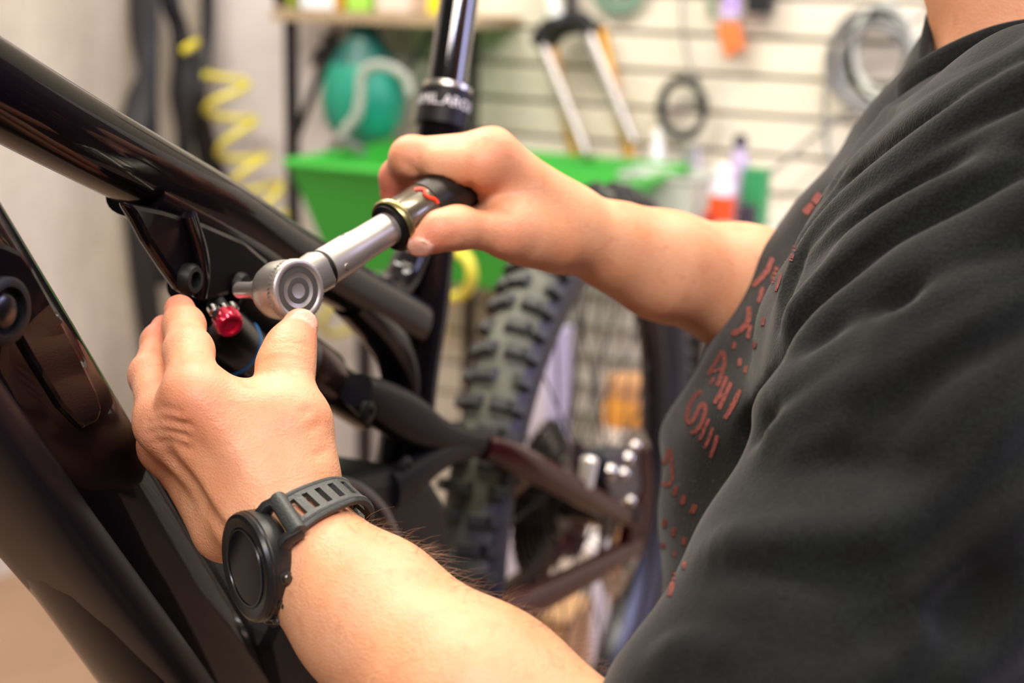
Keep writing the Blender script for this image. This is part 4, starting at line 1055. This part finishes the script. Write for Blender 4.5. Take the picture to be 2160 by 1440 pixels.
# body inside the shirt: torso, shoulders and neck
hf = nrm(FD * .88 - EZ * .42); hu = nrm(EZ - hf * np.dot(EZ, hf)); HC = NK1 + ndir * .075 + hf * .030   # head looks down at the work
lo, hi = bounds([NK0, NK1, TORS[4][0], SHL, SHR, HC + hu * .05, HC + hf * .06], .10); lo[2] = float(TORS[3][0][2])
by = Field(lo, hi, .005)
torso_into(by, -.010, .02)
blend_into(by, [('c', NK0 - ndir * .03, NK1, .062 * SP, .058 * SP), ('c', Q(2170, 430, .93), SHR, .045 * SP, .055 * SP), ('c', Q(2150, 340, .80), SHL, .040 * SP, .055 * SP)], .025)
blend_into(by, [('c', Q(2075, 10, .86), Q(2040, 130, .868), .010 * SP, .009 * SP)], .02)
hA = (LD, hf, hu)
blend_into(by, [('e', HC + hu * .015, hA, (.074, .094, .098)), ('c', HC + hf * .030 - hu * .045, HC + hf * .062 - hu * .098, .056, .030), ('e', HC + hf * .055 - hu * .02, hA, (.058, .040, .072))], .03)
blend_into(by, [('c', HC + hf * .090 + hu * .012, HC + hf * .112 - hu * .030, .007, .013), ('c', HC + hf * .083 + hu * .030 - LD * .035, HC + hf * .083 + hu * .030 + LD * .035, .012, .012),
                ('c', HC + hf * .090 - hu * .066 - LD * .016, HC + hf * .090 - hu * .066 + LD * .016, .008, .008)], .010)
for sg in (-1, 1):
    blend_into(by, [('e', HC + LD * sg * .076 - hf * .005 - hu * .004, hA, (.008, .018, .030))], .006)
    win = by.win([HC + hf * .088 + LD * sg * .032 + hu * .006], .03)
    by.D[win] = np.maximum(by.D[win], -(d_ell(by.grid(win), HC + hf * .098 + LD * sg * .032 + hu * .008, hA, (.017, .012, .011))).astype(np.float32))
    blend_into(by, [('e', HC + hf * .080 + LD * sg * .032 + hu * .008, hA, (.013, .013, .012))], .004)
# cut the shirt where the neck comes out: everything above the collar loop
win = sh_.win(CL, .05); X, Y, Z = sh_.grid(win)
e1 = nrm(FD - ndir * np.dot(FD, ndir)); e2 = np.cross(ndir, e1)
rel = CL - NC; ph = np.arctan2(rel @ e2, rel @ e1); rr_ = np.hypot(rel @ e1, rel @ e2); hh_ = rel @ ndir; o_ = np.argsort(ph)
phs = np.concatenate([ph[o_] - 2 * np.pi, ph[o_], ph[o_] + 2 * np.pi]); rrs = np.tile(rr_[o_], 3); hhs = np.tile(hh_[o_], 3)
vx = X - NC[0]; vy = Y - NC[1]; vz = Z - NC[2]
dot = lambda e: vx * e[0] + vy * e[1] + vz * e[2]
q1, q2, q3 = dot(e1), dot(e2), dot(ndir); phi = np.arctan2(q2, q1)
cut = np.maximum(np.hypot(q1, q2) - np.interp(phi, phs, rrs) + .001, np.interp(phi, phs, hhs) - .045 - q3)
sh_.D[win] = np.maximum(sh_.D[win], -cut.astype(np.float32))
Vs, Fs = surface_nets(sh_.D, sh_.lo, sh_.h); Vs = relax(Vs, Fs, 2)
# sleeve and shirt end inside the field; body mesh
Vb, Fb = surface_nets(by.D, by.lo, by.h); Vb = relax(Vb, Fb, 2)

def attr(me, name, vals):
    a = me.attributes.new(name, 'FLOAT', 'POINT'); a.data.foreach_set('value', np.asarray(vals, np.float32))
VB = np.concatenate([Vl, Vr, Vb]); FB = np.concatenate([Fl, Fr + len(Vl), Fb + len(Vl) + len(Vr)])
# pigment: pinker knuckles and fingertips, pale nails
pink = np.zeros(len(VB)); nl = np.zeros(len(VB))
for js, lst in ((Lj, ((0, .020, .5), (1, .015, .45), (3, .020, .9))), (Rj, ((0, .02, .3), (1, .015, .5), (3, .026, .9)))):
    for f in js:
        for k, rad, am in lst: pink = np.maximum(pink, am * np.exp(-(np.linalg.norm(VB - f[k][0], axis=1) / rad) ** 2))
for f in (Lt, Rt):
    for k, rad, am in ((4, .018, .7), (1, .02, .35)): pink = np.maximum(pink, am * np.exp(-(np.linalg.norm(VB - f[k][0], axis=1) / rad) ** 2))
for c_, A, r_ in nails:
    q = sum(((VB - c_) @ e / (rr * (1.04 if i < 2 else 1.6))) ** 2 for i, (e, rr) in enumerate(zip(A, r_))); nl = np.maximum(nl, (q < 1.12).astype(float))

def skin_material():
    m = bpy.data.materials.new('skin'); m.use_nodes = True; nt = m.node_tree; N = nt.nodes; Lk = nt.links; b = N['Principled BSDF']; I = b.inputs
    tc = N.new('ShaderNodeTexCoord')
    def noise(sc, det=4, st=None):
        n = N.new('ShaderNodeTexNoise'); n.inputs['Scale'].default_value = sc; n.inputs['Detail'].default_value = det; Lk.new(tc.outputs['Object'], n.inputs['Vector']); return n.outputs['Fac']
    def mix(a, b_, fac):
        x = N.new('ShaderNodeMix'); x.data_type = 'RGBA'
        if isinstance(a, tuple): x.inputs[6].default_value = (*a, 1)
        else: Lk.new(a, x.inputs[6])
        x.inputs[7].default_value = (*b_, 1); Lk.new(fac, x.inputs[0]); return x.outputs[2]
    def ramp(f, lo, hi):
        r = N.new('ShaderNodeMapRange'); r.inputs[1].default_value = lo; r.inputs[2].default_value = hi; Lk.new(f, r.inputs[0]); return r.outputs[0]
    col = mix(lin('#dfa680'), lin('#d6946c'), ramp(noise(28), .42, .68))
    col = mix(col, lin('#cc8362'), ramp(noise(120, 2), .58, 1.0))
    a1 = N.new('ShaderNodeAttribute'); a1.attribute_name = 'pink'; col = mix(col, lin('#cf6f5c'), a1.outputs['Fac'])
    a2 = N.new('ShaderNodeAttribute'); a2.attribute_name = 'nail'; col = mix(col, lin('#d9a690'), a2.outputs['Fac'])
    Lk.new(col, I['Base Color']); I['Roughness'].default_value = .47; I['Specular IOR Level'].default_value = .42
    I['Subsurface Weight'].default_value = .22; I['Subsurface Radius'].default_value = (.010, .004, .002); I['Subsurface Scale'].default_value = 1.0
    n1 = N.new('ShaderNodeTexVoronoi'); n1.inputs['Scale'].default_value = 900; Lk.new(tc.outputs['Object'], n1.inputs['Vector'])
    ad = N.new('ShaderNodeMath'); ad.operation = 'ADD'; Lk.new(n1.outputs['Distance'], ad.inputs[0]); Lk.new(noise(260, 3), ad.inputs[1])
    bp = N.new('ShaderNodeBump'); bp.inputs['Strength'].default_value = .5; bp.inputs['Distance'].default_value = .0004
    Lk.new(ad.outputs[0], bp.inputs['Height']); Lk.new(bp.outputs['Normal'], I['Normal'])
    return m
person = obj('person', (VB, FB), skin_material(), None, bevel=None, base=Q(1900, 1500, .86))
tag(person, 'mechanic in a faded black printed T-shirt turning a wrench with both hands', 'person')
attr(person.data, 'pink', pink); attr(person.data, 'nail', nl)

def cloth_material():
    m = bpy.data.materials.new('faded black cotton'); m.use_nodes = True; nt = m.node_tree; N = nt.nodes; Lk = nt.links; I = N['Principled BSDF'].inputs
    tc = N.new('ShaderNodeTexCoord')
    n = N.new('ShaderNodeTexNoise'); n.inputs['Scale'].default_value = 700; n.inputs['Detail'].default_value = 3; Lk.new(tc.outputs['Object'], n.inputs['Vector'])
    n2 = N.new('ShaderNodeTexNoise'); n2.inputs['Scale'].default_value = 22; n2.inputs['Detail'].default_value = 6; Lk.new(tc.outputs['Object'], n2.inputs['Vector'])
    ad = N.new('ShaderNodeMath'); ad.operation = 'MULTIPLY'; Lk.new(n.outputs['Fac'], ad.inputs[0]); Lk.new(n2.outputs['Fac'], ad.inputs[1])
    r = N.new('ShaderNodeValToRGB'); r.color_ramp.elements[0].position = .12; r.color_ramp.elements[1].position = .42
    r.color_ramp.elements[0].color = (*lin('#0a0b0b'), 1); r.color_ramp.elements[1].color = (*lin('#1c201f'), 1)
    Lk.new(ad.outputs[0], r.inputs['Fac']); Lk.new(r.outputs['Color'], I['Base Color'])
    I['Roughness'].default_value = .9; I['Specular IOR Level'].default_value = .15; I['Sheen Weight'].default_value = .14; I['Sheen Roughness'].default_value = .4
    bp = N.new('ShaderNodeBump'); bp.inputs['Strength'].default_value = .5; bp.inputs['Distance'].default_value = .0008
    Lk.new(n.outputs['Fac'], bp.inputs['Height']); Lk.new(bp.outputs['Normal'], I['Normal'])
    return m
m_cloth = cloth_material()
shirt = obj('t_shirt', (Vs, Fs), m_cloth, person, bevel=None)
shirt['label'] = 'faded black cotton T-shirt with cracked red lettering'
# ribbed collar band
CLo = CL - ndir * .002
sd = np.array([nrm(p - NC - ndir * np.dot(p - NC, ndir)) for p in CLo])
Vc, Fc_ = sweep(CLo + ndir * .003, .0040, ru=.0105, side=sd, seg=12, closed=True, expo=2.6)
obj('collar', (np.array(Vc), Fc_), m_cloth, shirt, bevel=None)
# red print, laid on the cloth
def zz(x, y): return 1340 + x / 1.8, 500 + y / 1.8
PRT = [
 ([(705, -165), (680, -130), (645, -90)], 22),
 ([(522, 80), (505, 125), (470, 165), (448, 186)], 16), ([(608, 35), (598, 70), (592, 92)], 12), ([(540, 115), (528, 150), (522, 178)], 14), ([(560, 130), (548, 170), (536, 205)], 8),
 ([(486, 190), (478, 222), (470, 250)], 12), ([(434, 265), (432, 310), (412, 345), (368, 370)], 17), ([(440, 335), (434, 362), (430, 384)], 12), ([(490, 305), (485, 335)], 11), ([(458, 398), (452, 420)], 11),
 ([(380, 398), (375, 425)], 10), ([(400, 460), (397, 490)], 12), ([(424, 490), (418, 515)], 10),
 ([(278, 525), (305, 478), (332, 432)], 11), ([(334, 432), (341, 480), (322, 545), (312, 566)], 13), ([(298, 512), (330, 500)], 9), ([(286, 560), (302, 535)], 9),
 ([(302, 632), (330, 580), (350, 530)], 12), ([(318, 655), (345, 600), (366, 552)], 13), ([(310, 615), (345, 595)], 9), ([(342, 690), (372, 640), (400, 580)], 14), ([(362, 640), (392, 620)], 9),
 ([(254, 584), (228, 606), (204, 648), (198, 690), (210, 706), (232, 676), (250, 640), (264, 636), (268, 662), (254, 705), (230, 738), (212, 744)], 13),
 ([(282, 690), (265, 730), (247, 770)], 11), ([(296, 722), (282, 765), (264, 802)], 10), ([(314, 752), (302, 795), (286, 836)], 12),
 ([(132, 800), (110, 862), (92, 918)], 13), ([(134, 805), (142, 870), (142, 925)], 13), ([(90, 918), (112, 936), (128, 944)], 14), ([(140, 925), (126, 945)], 12),
 ([(160, 945), (148, 980)], 15), ([(190, 978), (178, 1015)], 15), ([(230, 1015), (215, 1048)], 17), ([(70, 1000), (84, 1040), (72, 1070)], 26),
 ([(116, 1068), (110, 1100)], 14), ([(152, 1102), (144, 1135)], 14), ([(190, 1138), (184, 1168)], 14), ([(106, 1160), (104, 1188)], 17), ([(66, 1130), (66, 1165)], 9), ([(150, 1190), (154, 1212)], 10),
 ([(104, 1238), (100, 1285), (94, 1338)], 15), ([(152, 1255), (145, 1310), (134, 1362)], 15), ([(190, 1232), (186, 1260)], 10)]
m_print = mat('cracked red print', '#4a2522', .85, col2='#8f423a', scale=420, bump=.0004, bscale=900)
for pl, w_ in PRT:
    pm = MB()
    A = np.array([zz(*p) for p in pl]); S = spline(A, max(6, 4 * len(A))); rows = []; wpx = w_ / 1.8
    for i, p in enumerate(S):
        t = nrm(S[min(i + 1, len(S) - 1)] - S[max(i - 1, 0)]); nn = np.array([-t[1], t[0]]); e = min(i, len(S) - 1 - i)
        f = (.85, 1, 1, 1)[min(e, 3)] * 1.22 * (1 + .10 * math.sin(i * 2.3))
        row = [sh_.hit(*(p + nn * wpx * .5 * f * s)) for s in (-1, -.33, .33, 1)]
        if any(r is None for r in row): rows.append(None); continue
        row = np.array(row); g_ = sh_.grad(row); rows.append(row + g_ * .0004)
    for a, b in zip(rows[:-1], rows[1:]):
        if a is None or b is None or np.abs(a - b).max() > .02: continue
        n0 = len(pm.v); pm.v += [tuple(v) for v in a] + [tuple(v) for v in b]
        pm.f += [(n0 + k, n0 + k + 1, n0 + 5 + k, n0 + 4 + k) for k in range(3)]
    if pm.f: obj('printed_stroke', pm, m_print, shirt, bevel=None)

# short hair, ears left free
hr_ = Field(*bounds([HC], .14), .004)
hr_.D[:] = np.maximum(d_ell(hr_.grid(tuple(slice(0, n) for n in hr_.n)), HC + hu * .020 - hf * .004, hA, (.081, .100, .103)), 0.0 + ((hr_.grid(tuple(slice(0, n) for n in hr_.n))[0] - HC[0]) * (hf * .75 - hu * .66)[0] + (hr_.grid(tuple(slice(0, n) for n in hr_.n))[1] - HC[1]) * (hf * .75 - hu * .66)[1] + (hr_.grid(tuple(slice(0, n) for n in hr_.n))[2] - HC[2]) * (hf * .75 - hu * .66)[2]) - .022)
Vh, Fh = surface_nets(hr_.D, hr_.lo, hr_.h); obj('hair', (relax(Vh, Fh, 2), Fh), mat('short brown hair', '#3a2a1e', .6, bump=.003, bscale=250), person, bevel=None)
# trousers and shoes below the frame (seated, thighs towards the bicycle)
m_jean = mat('dark blue black denim', '#16181d', .85, var=.15, scale=200)
hip = TORS[0][0]
tb_ = MB().add(*sweep(spline([hip + EZ * .03, hip - EZ * .06, hip - EZ * .12 - FD * .02], 8), .165 * SP, ru=.135 * SP, side=LD, seg=28))
for s in (-1, 1):
    kn = hip + LD * s * .12 + FD * .34 - EZ * .16; an = kn - FD * .06; an = np.array([an[0], an[1], .07])
    tb_.add(*sweep(spline([hip + LD * s * .085 - EZ * .10 - FD * .02, hip + LD * s * .10 + FD * .15 - EZ * .12, kn - FD * .03, kn + FD * .0 - EZ * .05, kn * .5 + an * .5, an], 30), np.interp(np.linspace(0, 1, 31), [0, .4, .6, 1], [.088, .075, .065, .055]), seg=20))
    sh0 = np.array([an[0], an[1], .045])
    obj('shoe', sweep(spline([sh0 - FD * .07, sh0 - FD * .03, sh0 + FD * .08, sh0 + FD * .16, sh0 + FD * .19 - EZ * .012], 16), np.interp(np.linspace(0, 1, 17), [0, .3, .7, 1], [.03, .042, .045, .025]), ru=np.interp(np.linspace(0, 1, 17), [0, .3, .8, 1], [.035, .044, .032, .02]), side=LD, seg=16), mat('black leather', '#101010', .5), person)
obj('trousers', tb_, m_jean, person, bevel=None)

# ------------------------------------------------------------------ hair on the near forearm
def hairs(field, V, n, sel, name, length, m):
    Nn = field.grad(V); idx = np.where(sel(V, Nn))[0]; idx = np.random.choice(idx, min(n, len(idx)), replace=False); hb = MB()
    ax = nrm(L['fb'] - L['wr'])
    for i in idx:
        p, nr = V[i], Nn[i]; ln = length * random.uniform(.5, 1.2); sidev = np.cross(nr, ax)
        d = nrm(ax * random.uniform(-.2, .9) + sidev * random.uniform(-.6, .6) + nr * random.uniform(.25, .9)); cv = nrm(ax + sidev * random.uniform(-.7, .7)) * ln * .5
        pts = [p - nr * .0003 + d * ln * t + cv * t * t for t in (0, .33, .66, 1)]
        hb.add(*sweep(np.array(pts), [.00006, .00006, .00005, .00002], seg=3, cap=False))
    return obj(name, hb, m, person, bevel=None)
def sel_arm(V, Nn):
    t = (V - L['wr']) @ nrm(L['fb'] - L['wr']); v = CAM - V; v = v / np.linalg.norm(v, axis=1, keepdims=True); f = np.sum(v * Nn, 1)
    up = Nn @ nrm(CU + CR * .6)
    return (t > .035) & (f < .45) & (f > -.5) & (up > .5)
def sel_face(V, Nn):
    t = (V - L['wr']) @ nrm(L['fb'] - L['wr']); v = CAM - V; v = v / np.linalg.norm(v, axis=1, keepdims=True); return (t > .03) & (np.sum(v * Nn, 1) > .2)
h1 = hairs(fl_, Vl, 480, sel_arm, 'arm_hair', .0120, mat('brown hair', '#7a583c', .5)); h1['kind'] = 'stuff'; h1['label'] = 'brown hair along the forearm edge'
h2 = hairs(fl_, Vl, 260, sel_face, 'arm_hair', .007, mat('blond hair', '#d9b48c', .4)); h2['kind'] = 'stuff'; h2['label'] = 'fine blond hair on the forearm'

def sel_fuzz(V, Nn):
    v = CAM - V; v = v / np.linalg.norm(v, axis=1, keepdims=True); f = np.sum(v * Nn, 1); d = (V - CAM) @ FW; px = 1080 + FPX * ((V - CAM) @ CR) / d; py = 720 - FPX * ((V - CAM) @ CU) / d
    return (f > -.25) & (f < .55) & (px < 1900) & (py > 150) & (py < 1300) & (d > .70)
h3 = hairs(sh_, Vs, 1500, sel_fuzz, 'lint', .0022, mat('grey cotton lint', '#7d827d', .8)); h3['kind'] = 'stuff'; h3['label'] = 'fine grey lint standing off the shirt front'

# ================================================================== wrist watch
wc = L['wr'] + nrm(L['fa'] - L['wr']) * .0195                     # middle of the wrist under the strap
wa = nrm(L['fa'] - L['wr'])
nw = -.93 * CR - .12 * CU - .36 * FW; nw = nrm(nw - wa * np.dot(nw, wa)); wu_ = np.cross(nw, wa)
if np.dot(wu_, CU) < 0: wu_ = -wu_
nwc = nrm(.62 * nrm(-.84 * CR + .02 * CU - .54 * FW) + .38 * nw); nstrap = nw; wuc = nrm(wu_ - nwc * np.dot(wu_, nwc)); wac = np.cross(wuc, nwc); wac = wac if np.dot(wac, wa) > 0 else -wac
wt = put('wrist_watch', 'black round sports watch with slotted rubber strap on the near wrist', 'watch', wc)
m_wb = mat('matt black watch case', '#17181a', .38)
m_strap = mat('dark grey rubber strap', '#3a3e3d', .5, bump=.0003, bscale=900)
m_scr = mat('dark glass screen', '#0a0c14', .18, spec=.12)
RW = .0232
CO = wc + nwc * (RW + .0015) + CR * .006
obj('case', lathe(CO, nwc, [(-.0035, .0180), (-.0015, .0222), (.002, .0246), (.0085, .0250), (.0095, .0243)], 56), m_wb, wt)
obj('bezel', lathe(CO + nwc * .0095, nwc, [(-.001, .0244), (.0008, .0248), (.0024, .0240), (.0030, .0224), (.0024, .0206)], 64), mat('brushed black bezel', '#26282a', .32, .5), wt)
obj('screen', lathe(CO + nwc * .0115, nwc, [(-.001, .0208), (.0002, .0206), (.0005, .0170), (.0005, 0)], 56), m_scr, wt)
obj('screen_ring', lathe(CO + nwc * .0117, nwc, [(.0, .0176), (.0008, .0174), (.0008, .0168), (.0, .0166)], 56), mat('faint grey ring', '#15171c', .25), wt)
for s in (-1, 1):
    for q in (-1, 1):
        A = [CO + wuc * s * .0165 + wac * q * .0105 + nwc * .004, CO + wuc * s * .0240 + wac * q * .0105 + nwc * .0005, CO + wuc * s * .0272 + wac * q * .0105 - nwc * .0055]
        obj('lug', sweep(np.array(A), [.0028, .0027, .0024], ru=[.0042, .0036, .0028], side=wac, seg=12, expo=3), m_wb, wt)
for a in (.52, 0.0, -.52):
    d_ = wac * math.cos(a) + wuc * math.sin(a)
    p = CO + nwc * .0045 + d_ * .0240
    obj('button', lathe(p, d_, [(0, .0030), (.0012, .0032), (.0016, .0022), (.0030, .0021), (.0034, .0016), (.0034, 0)], 18), mat('gunmetal button', '#55524e', .25, .8), wt)
def radius_at(theta):
    d_ = nw * math.cos(theta) + wu_ * math.sin(theta); rs = np.arange(.015, .045, .0004)
    best = 0
    for q in (-.009, 0, .009):
        v = fl_.sample(wc + wa * q + rs[:, None] * d_); k = np.where(v > 0)[0]; best = max(best, rs[k[0]] if len(k) else .045)
    return best
NT = 150; th0, th1 = .80, 2 * math.pi - .80
ths = np.linspace(th0, th1, NT); rads = np.array([radius_at(t) for t in ths]) + .0012
rads = np.convolve(np.pad(rads, 6, mode='edge'), np.ones(13) / 13, 'valid')
e0 = np.clip((.45 - (ths - th0)) / .45, 0, 1); e1 = np.clip((.45 - (th1 - ths)) / .45, 0, 1); rads = rads + .0030 * np.maximum(e0, e1)
us = np.array([-.0112, -.0095, -.0078, -.0055, -.0045, .0045, .0055, .0078, .0095, .0112])
hw = 1 - .18 * np.clip((ths - th0) / 1.6, 0, 1)
Vt_ = []; Ft = []
prof_h = np.array([0, .0010, .0009, 0.0006, .0006, .0006, .0006, .0009, .0010, 0]) 
def strap_pt(i, j, lift): 
    d_ = nw * math.cos(ths[i]) + wu_ * math.sin(ths[i]); return wc + d_ * (rads[i] + lift) + wa * us[j] * hw[i]
NJ = len(us)
_sp = strap_pt
def strap_pt(i, j, lift):
    q = _sp(i, j, lift)
    for k, sg in ((i, 1), (NT - 1 - i, -1)):
        if k < 16:
            f = k / 16; f = f * f * (3 - 2 * f)
            q = q * f + (1 - f) * (CO + wuc * sg * .0285 - nwc * (.0050 - lift) + wac * us[j])
    return q
top = [[strap_pt(i, j, .0022 + prof_h[j]) for j in range(NJ)] for i in range(NT)]; bot = [[strap_pt(i, j, 0.0) for j in range(NJ)] for i in range(NT)]
for i in range(NT):
    for j in range(NJ): Vt_.append(top[i][j])
for i in range(NT):
    for j in range(NJ): Vt_.append(bot[i][j])
O_ = NT * NJ
slots = set()
for s in range(9):
    c0_ = 17 + s * 7
    for i in range(c0_, c0_ + 3):
        for j in (3, 4, 5): slots.add((i, j))
for i in range(NT - 1):
    for j in range(NJ - 1):
        if (i, j) in slots:
            for (di, dj, a, b) in ((-1, 0, (i, j), (i, j + 1)), (1, 0, (i + 1, j + 1), (i + 1, j)), (0, -1, (i + 1, j), (i, j)), (0, 1, (i, j + 1), (i + 1, j + 1))):
                if (i + di, j + dj) not in slots:
                    A_, B_ = a[0] * NJ + a[1], b[0] * NJ + b[1]; Ft.append((A_, B_, O_ + B_, O_ + A_))
            continue
        a = i * NJ + j; Ft.append((a, a + 1, a + NJ + 1, a + NJ)); Ft.append((O_ + a + NJ, O_ + a + NJ + 1, O_ + a + 1, O_ + a))
    for j in (0, NJ - 1):
        a = i * NJ + j; Ft.append((a, a + NJ, O_ + a + NJ, O_ + a))
obj('strap', (np.array(Vt_), Ft), m_strap, wt)
rb = MB()                                                          # raised ribs along both strap edges
for i in range(4, NT - 1):
    for f in (.25, .75):
        for (j0, j1) in ((1, 2), (7, 8)):
            p = np.array(top[i][j0]) * (1 - f) + np.array(top[i + 1 if i < NT - 2 else i][j0]) * f; q = np.array(top[i][j1]) * (1 - f) + np.array(top[min(i + 1, NT - 1)][j1]) * f
            rb.add(*sweep(np.array([p, q]), .00022, seg=4))
o = obj('strap_ribs', rb, m_strap, wt, bevel=None); o['kind'] = 'stuff'
kp = 92
lp_ = [strap_pt(kp, 0, .003) , strap_pt(kp, 4, .0046), strap_pt(kp, 9, .003)]
obj('keeper', sweep(np.array([strap_pt(kp + k, 4, .0034) for k in (-3, 0, 3)]), [.0118 * .82] * 3, ru=[.0016] * 3, side=wa, seg=14, expo=4), m_strap, wt)
for s in (1,):
    p0 = CO + wuc * .0276 - nwc * .0035
    obj('strap_end', sweep(np.array([p0 - wac * .0112, p0 - wac * .004, p0 + wac * .004, p0 + wac * .0112]), [.0040] * 4, ru=[.0036] * 4, side=nrm(wuc - nwc * .5), seg=14, expo=2.6), m_strap, wt)
    p0 = CO - wuc * .0276 - nwc * .0035
    obj('strap_end', sweep(np.array([p0 - wac * .0112, p0 - wac * .004, p0 + wac * .004, p0 + wac * .0112]), [.0040] * 4, ru=[.0036] * 4, side=nrm(wuc + nwc * .5), seg=14, expo=2.6), m_strap, wt)
